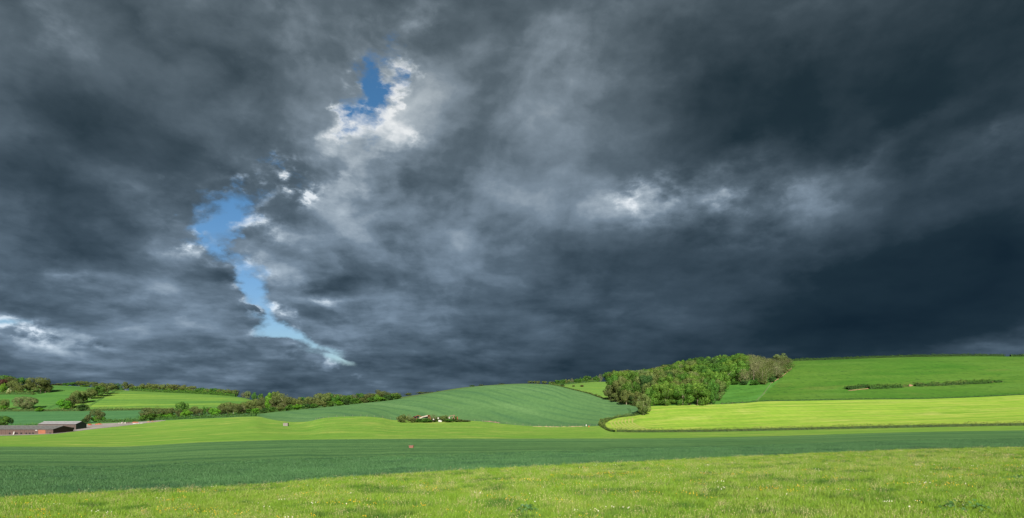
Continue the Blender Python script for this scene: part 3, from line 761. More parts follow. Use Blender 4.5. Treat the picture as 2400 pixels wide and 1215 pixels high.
# skyline left
row([(125, 900, 908, 16, 'bush', 'brown', 715), (140, 899, 908, 18, 'bush', 'olive', 720), (155, 898, 908, 16, 'bush', 'green', 720), (170, 896, 909, 24, 'round', 'green', 718), (187, 893, 910, 22, 'open', 'olive', 722), (204, 894, 911, 22, 'open', 'olive', 722), (222, 895, 912, 20, 'open', 'olive', 722), (200, 903, 911, 24, 'bush', 'lime', 712), (240, 897, 913, 20, 'open', 'brown', 722)],
    'on the skyline above the left pasture', 'skyline trees over the left pasture')
sky_row = [(322, 905, 30, 'olive', 'bush'), (343, 898, 28, 'olive', 'round'), (358, 900, 20, 'brown', 'round'), (372, 901, 24, 'olive', 'round'), (390, 899, 24, 'olive', 'round'), (401, 901, 20, 'olive', 'round'), (415, 902, 24, 'brown', 'round'), (432, 902, 24, 'olive', 'round'), (447, 905, 24, 'olive', 'round'),
           (470, 909, 24, 'green', 'round'), (488, 911, 24, 'olive', 'round'), (505, 910, 24, 'green', 'round'), (520, 912, 22, 'olive', 'round'), (536, 912, 24, 'olive', 'round'), (549, 914, 22, 'brown', 'round')]
row([(u, vt, 0, w * 1.1, sh, sp, float(Y5(u)) + 6) for u, vt, w, sp, sh in sky_row], 'on the skyline above the striped field', 'skyline trees over the striped field')
row([(570, 919, 0, 12, 'sprig', 'pale', 668), (580, 917, 0, 16, 'open', 'sage', 690), (596, 920, 0, 14, 'open', 'green', 690), (611, 923, 0, 12, 'round', 'green', 690)], 'on the skyline beyond the striped field corner', 'small skyline trees by the field corner')

# valley hedgerow from the yard to the belt
tree_px(206, 972, 994, 15, 'open', 'brown', 'small pinkish budding tree behind the right end of the tall barn', Y=424)
tree_px(196, 982, 998, 16, 'bush', 'dark', 'dark bush at the corner of the tall barn', Y=421, name='hedge_bush', cat='bush', trunk=False)
tree_px(230, 962, 993, 32, 'open', 'brown', 'brown budding tree with green foot right of the barns', Y=430, under='lime')
tree_px(11, 975, 1006, 38, 'dome', 'green', 'dense green tree behind the low barn at the left edge', Y=405)
row([(346, 956, 986, 38, 'open', 'brown', 428), (376, 958, 985, 28, 'open', 'brown', 430), (398, 957, 983, 30, 'open', 'brown', 432)], 'with green foot beyond the yard end', 'brown trees beyond the yard end', under='lime')
row([(355, 970, 986, 44, 'bush', 'green', 424), (396, 971, 984, 16, 'bush', 'lime', 424), (412, 976, 984, 14, 'bush', 'dark', 424)], 'below the brown trees by the yard', 'bushes beyond the yard end', name='hedge_bush', cat='bush', trunk=False)
row([(429, 942, 975, 26, 'round', 'green', 455), (421, 959, 982, 20, 'open', 'brown', 432), (455, 953, 981, 30, 'open', 'brown', 438), (437, 960, 981, 26, 'round', 'lime', 424), (467, 958, 980, 18, 'open', 'brown', 436), (481, 953, 974, 18, 'round', 'green', 450), (493, 955, 978, 18, 'open', 'brown', 440), (503, 957, 979, 26, 'round', 'lime', 420),
     (519, 949, 977, 26, 'open', 'brown', 430), (533, 943, 974, 30, 'round', 'olive', 440), (547, 946, 975, 36, 'open', 'brown', 425), (566, 950, 973, 22, 'open', 'pale', 430)], 'in the valley hedgerow beyond the yard', 'valley hedgerow trees')
belt = [(578, 945, 28, 'olive', 'round'), (588, 940, 32, 'olive', 'round'), (604, 935, 32, 'olive', 'round'), (600, 946, 26, 'green', 'round'), (620, 931, 30, 'brown', 'open'), (615, 940, 26, 'olive', 'round'), (637, 919, 28, 'lime', 'round'), (632, 933, 24, 'lime', 'open'), (644, 930, 26, 'brown', 'open'), (652, 918, 26, 'olive', 'round'), (668, 923, 14, 'olive', 'tall'),
        (660, 929, 30, 'brown', 'open'), (674, 932, 20, 'dark', 'round'), (684, 931, 26, 'brown', 'open'), (697, 931, 26, 'olive', 'round'), (712, 931, 24, 'green', 'round'), (724, 930, 22, 'olive', 'round'), (738, 931, 24, 'olive', 'round'), (752, 922, 32, 'olive', 'round'), (768, 921, 30, 'olive', 'round'), (782, 923, 28, 'green', 'round'), (796, 924, 26, 'olive', 'round'),
        (814, 926, 24, 'green', 'round'), (828, 925, 22, 'brown', 'open'), (848, 922, 26, 'green', 'round'), (864, 922, 22, 'brown', 'open'), (876, 923, 28, 'chestnut', 'round'), (887, 914, 28, 'brown', 'open'), (902, 917, 24, 'brown', 'open'), (912, 922, 24, 'green', 'round'), (927, 921, 22, 'olive', 'round')]
row([(u, vt, 0, w * 1.15, sh, sp, float(Y4(u)) + (8 if i % 3 else 16)) for i, (u, vt, w, sp, sh) in enumerate(belt)], 'in the tree belt behind the hill field', 'tree belt behind the hill wheat')
row([(u, float(V4(u)) - 11 - (i * 7 % 4), 0, 26, 'bush', ('green', 'lime', 'dark', 'green', 'olive')[i % 5], float(Y4(u)) + 3) for i, u in enumerate(range(585, 930, 19))], 'at the foot of the tree belt', 'bushes at the foot of the belt', name='hedge_bush', cat='bush', trunk=False)
crest = [(957, 921, 18, 'olive', 'open'), (985, 918.5, 20, 'olive', 'open'), (997, 919, 16, 'olive', 'open'), (1010, 918.5, 14, 'olive', 'open'), (1025, 916.5, 9, 'olive', 'round'), (1106, 903, 14, 'green', 'round'), (1128, 901.5, 14, 'olive', 'round'), (1176, 899, 16, 'olive', 'bush'),
         (1242, 893, 12, 'olive', 'open'), (1252, 893, 10, 'olive', 'open'), (1261, 893, 11, 'olive', 'round'), (1276, 893, 13, 'olive', 'round')]
row([(u, vt, 0, w, sh, sp, float(Y4(u)) + 42) for u, vt, w, sp, sh in crest], 'peeping over the hill crest', 'trees peeping over the hill crest')
up = [(1293, 895, 16, 'olive', 'bush'), (1304, 891, 17, 'green', 'round'), (1318, 890, 15, 'green', 'round'), (1329, 888.5, 16, 'olive', 'round'), (1340, 887, 12, 'pale', 'sprig'), (1351, 888, 16, 'green', 'round'), (1363, 885, 16, 'green', 'round'), (1376, 881, 18, 'green', 'round'), (1386, 885, 10, 'pale', 'sprig'), (1397, 881, 17, 'green', 'round'), (1407, 877, 13, 'pale', 'sprig')]
row([(u, vt, 0, w, sh, sp, float(Y5(u)) + 4) for u, vt, w, sp, sh in up], 'along the top of the small upland pasture', 'trees above the upland pasture')

# the hanging wood on the right
row([(1425, 872, 0, 26, 'round', 'green', 622), (1441, 868, 0, 26, 'round', 'olive', 618), (1456, 870, 0, 24, 'round', 'green', 624), (1472, 867, 0, 24, 'open', 'brown', 622), (1487, 871, 0, 22, 'open', 'olive', 622)], 'on the skyline left of the wood', 'skyline trees at the left end of the wood')
row([(1431, 903, 938, 36, 'open', 'brown'), (1450, 905, 938, 30, 'open', 'brown', 440), (1444, 922, 943, 24, 'open', 'olive'), (1468, 914, 949, 30, 'round', 'olive'), (1484, 926, 950, 20, 'round', 'dark', 400), (1456, 896, 930, 38, 'round', 'olive', 455), (1481, 892, 932, 32, 'round', 'green', 450), (1500, 903, 940, 26, 'open', 'brown', 425), (1494, 918, 948, 24, 'round', 'olive', 398)],
    'at the lower left corner of the wood', 'trees at the lower left corner of the wood')
tree_px(1508, 924, 973, 35, 'dome', 'olive', 'tall oval olive bush at the meeting corner of hill wheat and mown field', name='oval_bush', trunk=True)
row([(1533, 903, 951, 42, 'dome', 'chestnut'), (1560, 897, 951, 56, 'dome', 'chestnut'), (1600, 899, 950.5, 54, 'dome', 'chestnut'), (1635, 891, 950, 58, 'dome', 'chestnut'), (1660, 888, 948, 46, 'dome', 'green'), (1676, 890, 940, 42, 'round', 'olive'), (1590, 888, 930, 44, 'dome', 'olive', 405), (1618, 886, 930, 40, 'round', 'olive', 408), (1645, 884, 925, 34, 'round', 'olive', 412), (1562, 893, 930, 40, 'dome', 'chestnut', 402)],
    'in the front clump of the wood', 'front clump of the wood')
wood_polys = lambda u, Y: (1440 < u < 1852)
cand = []
random.seed(21)
tries = 0
def lowlimit(u):
    if u < 1530: return hit_cache(u, 938 + (u - 1440) * 0.12)
    if u < 1690: return 430.0
    if u < 1800: return hit_cache(u, 902)
    return hit_cache(u, 899 - (u - 1800) * 0.62)
_hc = {}
def hit_cache(u, v):
    k = (round(u), round(v))
    if k not in _hc: _hc[k] = hit(u, v)[1]
    return _hc[k]
while tries < 9000:
    tries += 1
    Y = random.uniform(400, 622); u = random.uniform(1440, 1850)
    if Y > float(Y5(u)) + 3 or Y < lowlimit(u): continue
    X = (u - 1200) / FOC * Y
    if all((X - a) ** 2 + (Y - b) ** 2 > 10.2 ** 2 for a, b, _ in cand): cand.append((X, Y, u))
cand.sort(key=lambda q: q[1])
kinds = [('dome', 'chestnut'), ('round', 'green'), ('round', 'olive'), ('dome', 'green'), ('round', 'sage'), ('round', 'green'), ('dome', 'green'), ('round', 'dark'), ('dome', 'olive'), ('dome', 'chestnut'), ('dome', 'chestnut')]
def top_row(u): return float(pchip([1440, 1500, 1560, 1600, 1640, 1700, 1740, 1765, 1790, 1850], [870, 868, 856, 846, 838, 830, 829, 832, 837, 864], u))
plan = []
for X, Y, u in cand:
    z = gz(X, Y)
    thin = u > 1742 + (Y - 480) * 0.10
    if thin:
        sh, sp = random.choice([('sprig', 'pale'), ('sprig', 'pale'), ('sprig', 'pale'), ('sprig', 'olive'), ('tall', 'pale')]); h = random.uniform(10, 12.5); w = random.uniform(7.5, 10)
    else:
        sh, sp = random.choice(kinds); h = random.uniform(10.5, 14.5); w = random.uniform(11, 15.5)
    cap = (HZ - top_row(u)) / FOC * Y - z          # the canopy's outline against the sky
    plan.append((u, Y, min(h, max(cap * random.uniform(0.92, 1.03), 4.5)), w, sh, sp, thin))
plan.sort(key=lambda q: q[0])
count = {}
for u, Y, h, w, sh, sp, thin in plan:
    k = (bandname(u, Y), sp, thin); count[k] = count.get(k, 0) + 1
    where = "thin ash stand" if thin else "hillside wood"
    lab = f"{ORD[count[k] - 1]} {WORD[sp]} tree from left in {k[0]} of the {where}"
    tree(u, Y, h, w, sh, sp, lab, "thin trees at the right end of the wood" if thin else "canopy trees of the hillside wood")
tree_px(1829, 828.5, 849, 36, 'round', 'sage', 'lone rounded sage green tree on the skyline where the crest hedge begins', Y=606)
row([(1700, 894, 903, 20, 'bush', 'dark'), (1722, 893, 902.5, 22, 'bush', 'green'), (1745, 893, 903, 20, 'bush', 'dark'), (1768, 893, 903, 24, 'bush', 'green'), (1790, 892, 902, 20, 'bush', 'olive'), (1810, 885, 897, 18, 'bush', 'dark'), (1826, 876, 888, 16, 'bush', 'brown'), (1840, 862, 875, 16, 'bush', 'olive')],
    "along the lower right wood edge", "bushes along the wood's lower edge", name='wood_edge_bush', cat='bush', trunk=False)

# ---------------------------------------------------------------- hedges
def path_pts(pts, step=1.0):
    """points (u, v) or (u, v, Y) seen in the photograph, put on the ground and evenly respaced"""
    W = []
    us = [p[0] for p in pts]; dense = []
    for i in range(len(pts) - 1):
        n = max(1, int(abs(pts[i + 1][0] - pts[i][0]) / 12))
        for k in range(n): dense.append([pts[i][j] + (pts[i + 1][j] - pts[i][j]) * k / n for j in range(len(pts[0]))])
    dense.append(list(pts[-1]))
    for p in dense:
        W.append(np.array(hit(p[0], p[1])[:2]) if len(p) == 2 else np.array(at(p[0], p[2])[:2]))
    W = np.array(W); s = np.concatenate([[0], np.cumsum(np.linalg.norm(np.diff(W, axis=0), axis=1))])
    t = np.arange(0, s[-1], step)
    return np.stack([np.interp(t, s, W[:, 0]), np.interp(t, s, W[:, 1])], 1), s[-1]

def hedge(name, pts, h, w, spec, label, group=None, dens=11, size=0.14, ragged=0.25, gaps=0.0, spec2=None, seed=0):
    P, L = path_pts(pts, 0.5)
    rng = np.random.default_rng(900 + seed)
    n = int(L * (2 * h + w) * dens)
    k = rng.uniform(0, len(P) - 1.001, n); i = k.astype(int); f = (k - i)[:, None]
    c = P[i] * (1 - f) + P[i + 1] * f
    d = P[i + 1] - P[i]; d /= np.linalg.norm(d, axis=1, keepdims=True) + 1e-9
    nn = np.stack([-d[:, 1], d[:, 0]], 1)
    low = 0.6 + 0.4 * np.sin(k * 0.11 + seed) * np.sin(k * 0.043 + 1)
    prof = h * (1 + ragged * (np.interp(k, np.arange(0, len(P) + 8, 4), rng.normal(0, 0.6, len(np.arange(0, len(P) + 8, 4)))) + 0.35 * np.sin(k * 0.9)))
    if gaps: prof *= np.clip((np.interp(k, np.arange(0, len(P) + 12, 12), rng.uniform(0, 1, len(np.arange(0, len(P) + 12, 12)))) - gaps) * 5, 0.15, 1)
    th = rng.uniform(0, math.pi, n)                       # across the section: side, top, side
    cx = np.sign(np.cos(th)) * np.abs(np.cos(th)) ** 0.5 * w / 2 * rng.uniform(0.75, 1.08, n); cz = np.abs(np.sin(th)) ** 0.5 * prof * rng.uniform(0.7, 1.05, n)
    lowm = rng.uniform(0, 1, n) < 0.45; cz[lowm] *= rng.uniform(0, 1, lowm.sum())
    xy = c + nn * cx[:, None]
    z = ground_z(xy[:, 0], xy[:, 1]) + cz
    nr = np.stack([nn[:, 0] * np.cos(th), nn[:, 1] * np.cos(th), np.sin(th) + 0.2], 1)
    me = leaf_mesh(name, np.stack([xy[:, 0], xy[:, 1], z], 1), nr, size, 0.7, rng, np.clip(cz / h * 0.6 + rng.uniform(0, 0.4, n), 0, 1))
    o0 = Vector((float(P[0, 0]), float(P[0, 1]), gz(*P[0])))
    me.transform(Matrix.Translation(-o0))
    me.materials.append(LM[spec]); 
    if spec2:
        me.materials.append(LM[spec2])
        mi = (rng.uniform(0, 1, n) < 0.35).astype(np.int32); me.polygons.foreach_set('material_index', mi)
    root = empty(name, o0); tag(root, label, 'hedge', group)
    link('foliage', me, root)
    # woody core that stops light passing straight through
    m = MB()
    Q = P[::4]
    for a in range(len(Q) - 1):
        p, q = Q[a], Q[a + 1]
        d_ = (q - p) / (np.linalg.norm(q - p) + 1e-9); n_ = np.array([-d_[1], d_[0]]) * w * 0.28
        hh = h * 0.62
        for (b0, b1) in ((p, q),):
            z0, z1 = gz(*b0), gz(*b1)
            v = [(b0[0] - n_[0], b0[1] - n_[1], z0 - .2), (b0[0] + n_[0], b0[1] + n_[1], z0 - .2), (b0[0] + n_[0] * .6, b0[1] + n_[1] * .6, z0 + hh), (b0[0] - n_[0] * .6, b0[1] - n_[1] * .6, z0 + hh),
                 (b1[0] - n_[0], b1[1] - n_[1], z1 - .2), (b1[0] + n_[0], b1[1] + n_[1], z1 - .2), (b1[0] + n_[0] * .6, b1[1] + n_[1] * .6, z1 + hh), (b1[0] - n_[0] * .6, b1[1] - n_[1] * .6, z1 + hh)]
            if gaps: continue
            m.add([Vector(x) - o0 for x in v], [(0, 1, 5, 4), (1, 2, 6, 5), (2, 3, 7, 6), (3, 0, 4, 7)])
    if m.v: m.build('stems', LM['dark'], root)
    return root

hedge('hedge', [(1432, 1011.5, 0), (1437, 1013, 0)][:0] or [(1446, 0, 281), (1500, 0, float(Y3(1500))), (1700, 0, float(Y3(1700))), (2000, 0, float(Y3(2000))), (2200, 0, float(Y3(2200))), (2420, 0, float(Y3(2420)) ), (2600, 0, float(Y3(2600))), (3200, 0, float(Y3(3200)))], 1.5, 2.2, 'olive',
      'long trimmed brown-green hedge along the front of the mown field', spec2='brown', seed=1, size=0.13, dens=13)
hedge('hedge', [(1404, 0, 302), (1410, 0, 312)][:0] or [(1500, 973), (1478, 976), (1453, 978.6), (1426, 984.5), (1413, 990), (1409, 997), (1416, 1005), (1428, 1011), (1440, 1013.5)], 1.3, 2.6, 'olive',
      'overgrown hedge curving round the left tip of the mown field', spec2='green', seed=2, size=0.15, dens=11, ragged=0.35)
hedge('hedge', [(u, 0, float(Y5(u)) - 1) for u in range(1846, 2357, 30)], 2.3, 2.6, 'dark', 'thin dark hedge running along the skyline of the right hill', seed=3, size=0.26, dens=9)
hedge('hedge', [(u, 0, float(Y5(u)) - 1) for u in range(2368, 3200, 60)], 2.3, 2.6, 'dark', 'short piece of dark skyline hedge right of the field gap', seed=4, size=0.26, dens=9)
hedge('hedge', [(u, 0, float(Y4(u)) + 1) for u in list(range(1690, 2420, 30)) + [2500, 2800, 3200]], 0.8, 1.6, 'dark', 'low dark hedge between the mown field and the right hill', seed=5, size=0.15, dens=8, ragged=0.7)
hedge('hedge', [(u, 0, float(Y4(u)) + 1) for u in range(-60, 425, 30)], 2.2, 2.4, 'olive', 'ragged brown-green hedge above the narrow valley wheat strip', seed=6, size=0.2, dens=6, ragged=0.5, spec2='brown')
hedge('hedge', [(u, 0, float(Y3(u)) + 5) for u in [228, 260, 290, 320, 350, 400, 450, 500, 550, 590, 606]], 2.3, 3.0, 'green', 'dark green hedge behind the yard rubble below the valley trees', seed=7, size=0.2, dens=7, ragged=0.4, spec2='dark')
hedge('hedge', [(u, 0, float(Y3(u)) + 3) for u in [-60, 0, 40, 90, 130]], 1.6, 2.2, 'green', 'low green hedge between the barns and the valley wheat', seed=8, size=0.18, dens=7, ragged=0.4)
hedge('hedge', [(u, 0, float(Y5(u)) + 1) for u in range(304, 560, 25)], 4.2, 4.0, 'green', 'bright green undergrowth hedge beneath the skyline row over the striped field', seed=9, size=0.26, dens=4.5, ragged=0.35, spec2='lime')
hedge('hedge', [(u, 0, 598) for u in (-40, 0, 40, 82)], 3.2, 3.0, 'olive', 'brown-green hedge at the foot of the far left copse', seed=10, size=0.24, dens=5, ragged=0.4, spec2='green')
hedge('hedge', [(1290, 0, float(Y4(1290)) + 2), (1336, 0, float(Y4(1336)) + 2), (1381, 0, float(Y4(1381)) + 2), (1420, 0, float(Y4(1420)) + 2), (1450, 0, float(Y4(1450)) + 2), (1492, 0, float(Y4(1492)) + 2)], 1.0, 1.6, 'brown', 'thin brown bank hedge edging the hill wheat below the upland pasture', seed=11, size=0.16, dens=9, ragged=0.8, spec2='olive')
hedge('hedge', [(u, 0, float(Y5(u)) + 3) for u in range(1286, 1420, 20)], 2.4, 3.0, 'green', 'low green undergrowth along the top of the upland pasture', seed=12, size=0.22, dens=5, ragged=0.5)
hedge('hedge', [(u, 0, float(Y4(u)) + 2.5) for u in list(range(570, 935, 20))], 2.4, 3.0, 'green', 'dark green undergrowth hedge under the tree belt behind the hill wheat', seed=13, size=0.22, dens=5, ragged=0.5, spec2='brown')
for (u, v, w_, sp, lab) in [(1318, 905.5, 12, 'dark', 'dark scrub patch at the top left of the upland pasture'), (1344, 907, 7, 'brown', 'small brown scrub patch in the upland pasture'), (1364, 907, 9, 'copper', 'reddish brown scrub patch in the middle of the upland pasture'), (1396, 928, 7, 'green', 'small green bush where the bank hedge meets the upland pasture'), (1405, 931, 8, 'green', 'green bush just left of the brown corner trees')]:
    tree_px(u, v - 4, v, w_, 'bush', sp, lab, name='scrub_bush', cat='bush', trunk=False)

# ---------------------------------------------------------------- farm yard and barns
def flat_mat(name, col, rough=0.8, spec=0.2, var=None, scale=1.5, metal=0.0, bump=None):
    g = G(name)
    if var is None: return g.out(col, rough, spec, None, metal)
    p = g.N.new('ShaderNodeTexCoord').outputs['Object']
    n = g.noise(p, scale, 5, 0.65)
    return g.out(g.mix(g.step(n, 0.38, 0.66), col, var), rough, spec, g.bump(n, 0.4, 0.03) if bump else None, metal)
M_board = flat_mat('weathered_boarding', (0.048, 0.032, 0.029), 0.9, 0.1, (0.060, 0.042, 0.038), 2.5)
M_board2 = flat_mat('brown_sheeting', (0.040, 0.030, 0.028), 0.8, 0.15, (0.050, 0.038, 0.035), 1.5)
M_roof = flat_mat('grey_cement_roof', (0.060, 0.062, 0.064), 0.85, 0.15, (0.090, 0.090, 0.092), 0.7)
M_roofl = flat_mat('pale_grey_roof', (0.13, 0.13, 0.145), 0.7, 0.2, (0.16, 0.16, 0.17), 0.7)
M_black = flat_mat('dark_opening', (0.012, 0.012, 0.014), 0.9, 0.1)
M_green = flat_mat('dark_green_sheeting', (0.020, 0.038, 0.026), 0.7, 0.2, (0.028, 0.045, 0.03))
M_orange = flat_mat('orange_door', (0.125, 0.045, 0.026), 0.75, 0.2, (0.14, 0.052, 0.030), 1.0)
M_white = flat_mat('white_paint', (0.26, 0.26, 0.26), 0.6, 0.2, (0.18, 0.18, 0.17), 3)
M_concrete = flat_mat('yard_concrete', (0.15, 0.140, 0.135), 0.95, 0.1, (0.20, 0.188, 0.18), 0.12)
M_rust = flat_mat('rusty_iron', (0.13, 0.028, 0.018), 0.9, 0.15, (0.20, 0.055, 0.032), 1.5)
M_pale = flat_mat('bleached_tin', (0.22, 0.20, 0.165), 0.7, 0.25, (0.14, 0.115, 0.09), 1.2)
M_tank = flat_mat('tank_concrete', (0.115, 0.105, 0.10), 0.95, 0.1, (0.085, 0.08, 0.075), 3)
M_wire = flat_mat('galvanised_wire', (0.06, 0.06, 0.058), 0.6, 0.3)
M_timber = flat_mat('old_timber', (0.14, 0.095, 0.07), 0.9, 0.1, (0.09, 0.06, 0.045), 2)
M_stone = flat_mat('grey_stone', (0.18, 0.165, 0.155), 0.95, 0.1, (0.12, 0.11, 0.105), 3, bump=True)
M_red = flat_mat('red_plastic', (0.32, 0.045, 0.03), 0.5, 0.3)
M_soil = flat_mat('red_earth', (0.17, 0.098, 0.066), 1.0, 0.05, (0.11, 0.072, 0.044), 0.5, bump=True)
M_glass = flat_mat('dark_glass', (0.03, 0.09, 0.09), 0.1, 0.5)

def patch(name, low, high, mat, lift=0.06, nu=60, nv=8, kind='structure', label=None, cat=None):
    """ground cover between two rows of the photograph, draped on the land"""
    u0, u1 = low[0][0], low[-1][0]
    us = np.linspace(u0, u1, nu)
    lo = np.interp(us, [p[0] for p in low], [p[1] for p in low]); hi = np.interp(us, [p[0] for p in high], [p[1] for p in high])
    V = []
    for u, a, b in zip(us, lo, hi):
        ya = hit(u, a)[1]; yb = max(hit(u, b)[1], ya + 0.02)
        for t in np.linspace(0, 1, nv):
            Y = ya * (yb / ya) ** t; X = (u - 1200) / FOC * Y
            V.append((X, Y, gz(X, Y) + lift))
    idx = np.arange(nu * nv).reshape(nu, nv)
    me = np_mesh(name, V, np.stack([idx[:-1, :-1], idx[1:, :-1], idx[1:, 1:], idx[:-1, 1:]], -1).reshape(-1, 4), True)
    me.materials.append(mat)
    return tag(link(name, me), label, cat, kind=kind)
patch('yard', [(-60, 1024), (0, 1022), (60, 1020.5), (130, 1017.5), (200, 1008.5), (300, 997.5), (370, 989), (388, 986.5)],
      [(-60, 1004), (0, 1003), (120, 999.5), (200, 995.5), (240, 993.2), (300, 991), (370, 986.2), (388, 985.6)], M_concrete)

def barn(label, x0, x1, y0, y1, zb, ze, zr, roof_m, wall_m, gable_m, step=1.0, ridge_x=0.0):
    """gabled barn, ridge along x; boards and roof sheets are separate pieces"""
    root = empty('barn', ((x0 + x1) / 2, (y0 + y1) / 2, zb)); tag(root, label, 'barn')
    W, D, H, HR = x1 - x0, y1 - y0, ze - zb, zr - zb
    f = MB()
    f.box((0, 0.3, H / 2 - 0.9), (W - 0.35, D - 0.6, H + 1.8)); f.build('inner_wall', M_black, root)
    me_b = None
    n = int(W / step)
    m = MB(); m.box((0, 0, 0), (W / n - 0.05, 0.10, H + 1.0)); meb = m.mesh('wall_board'); meb.materials.append(wall_m)
    for i in range(n):
        b = link('wall_board', meb, root); b.location = (-W / 2 + (i + 0.5) * W / n, -D / 2 + (0.03 if i % 2 else 0.0), H / 2 - 0.5)
    g = MB()
    g.prism([(W / 2 - 0.12, -D / 2, -1.0), (W / 2 - 0.12, D / 2, -1.0), (W / 2 - 0.12, D / 2, H), (W / 2 - 0.12, 0, HR), (W / 2 - 0.12, -D / 2, H)], (0.12, 0, 0)); g.build('gable_wall', gable_m, root)
    g = MB()
    g.prism([(-W / 2, -D / 2, -1.0), (-W / 2, D / 2, -1.0), (-W / 2, D / 2, H), (-W / 2, 0, HR), (-W / 2, -D / 2, H)], (0.12, 0, 0)); g.build('gable_wall', gable_m, root)
    L = math.hypot(D / 2 + 0.35, (HR - H) * (D / 2 + .35) / (D / 2)); a = math.atan2(HR - H, D / 2)
    ns = max(3, int(W / 2.2))
    m = MB(); m.box((0, 0, 0), (W / ns + 0.02, L, 0.07)); mer = m.mesh('roof_sheet'); mer.materials.append(roof_m)
    for sgn in (-1, 1):
        for i in range(ns):
            b = link('roof_sheet', mer, root)
            b.location = (-W / 2 + (i + 0.5) * W / ns, sgn * (D / 4 + 0.17), (H + HR) / 2 + (0.03 if i % 2 else 0.0))
            b.rotation_euler = (-sgn * a, 0, 0)
    m = MB(); m.tube([(-W / 2 - 0.1, 0, HR + 0.12), (W / 2 + 0.1, 0, HR + 0.12)], 0.13); m.build('ridge_cap', roof_m, root)
    m = MB(); m.box((0, -D / 2 - 0.36, H - 0.08), (W, 0.12, 0.12)); m.build('gutter', M_board2, root)
    return root
def bx(u, Y): return (u - 1200) / FOC * Y
def bz(v, Y): return (HZ - v) / FOC * Y
YT = hit(135, 1009.3)[1]; YL = hit(60, 1018.6)[1]
barn('tall brown barn with pale grey roof, the taller of the two barns', bx(89, YT), bx(178, YT), YT, YT * 1.025, bz(1009, YT), bz(994.5, YT), bz(988.8, YT * 1.0125), M_roofl, M_board2, M_green, 0.9)
low = barn('long low dark boarded barn with an orange door, nearest building', bx(-45, YL), bx(124.5, YL), YL, YL * 1.046, bz(1017.8, YL), bz(1006.8, YL), bz(998.8, YL * 1.023), M_roof, M_board, M_board, 0.9)
DL = YL * 0.046 / 2; SL = YL / 376
def lx(u): return bx(u, YL) - (bx(-45, YL) + bx(124.5, YL)) / 2
m = MB(); m.box(((lx(90) + lx(107)) / 2, -DL - 0.10, 1.25 * SL), (lx(107) - lx(90), 0.10, 2.45 * SL)); m.build('orange_door', M_orange, low)
m = MB(); m.box((lx(85.5), -DL - 0.10, 2.1 * SL), (1.1 * SL, 0.08, 0.42 * SL)); m.build('white_sign', M_white, low)
for u in (23, 40, 50, 62, 70, 78, 118):
    m = MB(); m.box((lx(u), -DL - 0.10, 0.42 * SL), (0.9 * SL, 0.08, 0.8 * SL)); m.build('low_opening', M_black, low)
m = MB(); m.box((lx(36), -DL - 1.0, 0.5), (0.4, 0.25, 1.5), (0, 0.35, 0)); o = m.build('white_board', M_white)
o.location = low.location; tag(o, 'small white board leaning in front of the low barn wall', 'board')
# green trailer between the barns
YM = (YT + YL * 1.046) / 2
t = empty('farm_trailer', (bx(167, YM), YM, gz(bx(167, YM), YM))); tag(t, 'dark green trailer with glazed front parked by the low barn gable', 'trailer')
m = MB(); m.box((0, 0, 1.05), (1.9, 1.6, 1.2)); m.build('body', M_green, t)
m = MB(); m.box((-0.2, -0.83, 1.2), (1.2, 0.06, 0.5)); m.build('window', M_glass, t)
for s_ in (-0.6, 0.6):
    m = MB(); m.tube([(s_, -0.95, 0.32), (s_, -0.7, 0.32)], 0.34, 12); m.build('wheel', M_black, t)
# yard clutter
def heap(u, v, w, h, mat, label, name='rubble_heap', cat='heap', seed=0):
    X, Y, z = hit(u, v); rng = random.Random(seed)
    root = empty(name, (X, Y, z)); tag(root, label, cat)
    for k in range(5):
        m = MB(); s = rng.uniform(0.5, 1.0)
        m.box((0, 0, 0), (w * 0.34 * s, w * 0.25 * s, h * s), (rng.uniform(-.3, .3), rng.uniform(-.3, .3), rng.uniform(0, 3)), 0.45)
        o = m.build('rubble', mat, root); o.location = ((k - 2) * w * 0.2, rng.uniform(-.5, .5), h * s * 0.3)
    return root
heap(232, 995.6, 4.6, 1.0, M_rust, 'low red sheet of machinery lying in the yard by the hedge', 'red_machine', 'machine', 1)
heap(211, 997.2, 2.6, 1.2, M_rust, 'rust brown scrap behind the right end of the tall barn', 'scrap_heap', 'heap', 2)
heap(287, 993.2, 5.0, 1.2, M_stone, 'grey rubble heap left of the dark bags in the yard', seed=3)
heap(300, 992.3, 4.0, 1.0, M_board, 'dark heap of bags between two grey rubble heaps', seed=4)
heap(317, 991.8, 3.4, 0.9, M_rust, 'reddish rubble heap right of the dark bags', seed=5)
heap(326, 993.0, 6.0, 0.5, M_white, 'flat white sheets laid at the right end of the yard', 'white_sheets', 'sheet', 6)
heap(352, 989.8, 4.0, 1.0, M_soil, 'pinkish earth heap at the far right tip of the yard', 'earth_heap', 'heap', 7)
heap(366, 988.6, 3.0, 0.6, M_timber, 'brown timber pile beyond the pinkish earth heap', 'timber_pile', 'heap', 8)
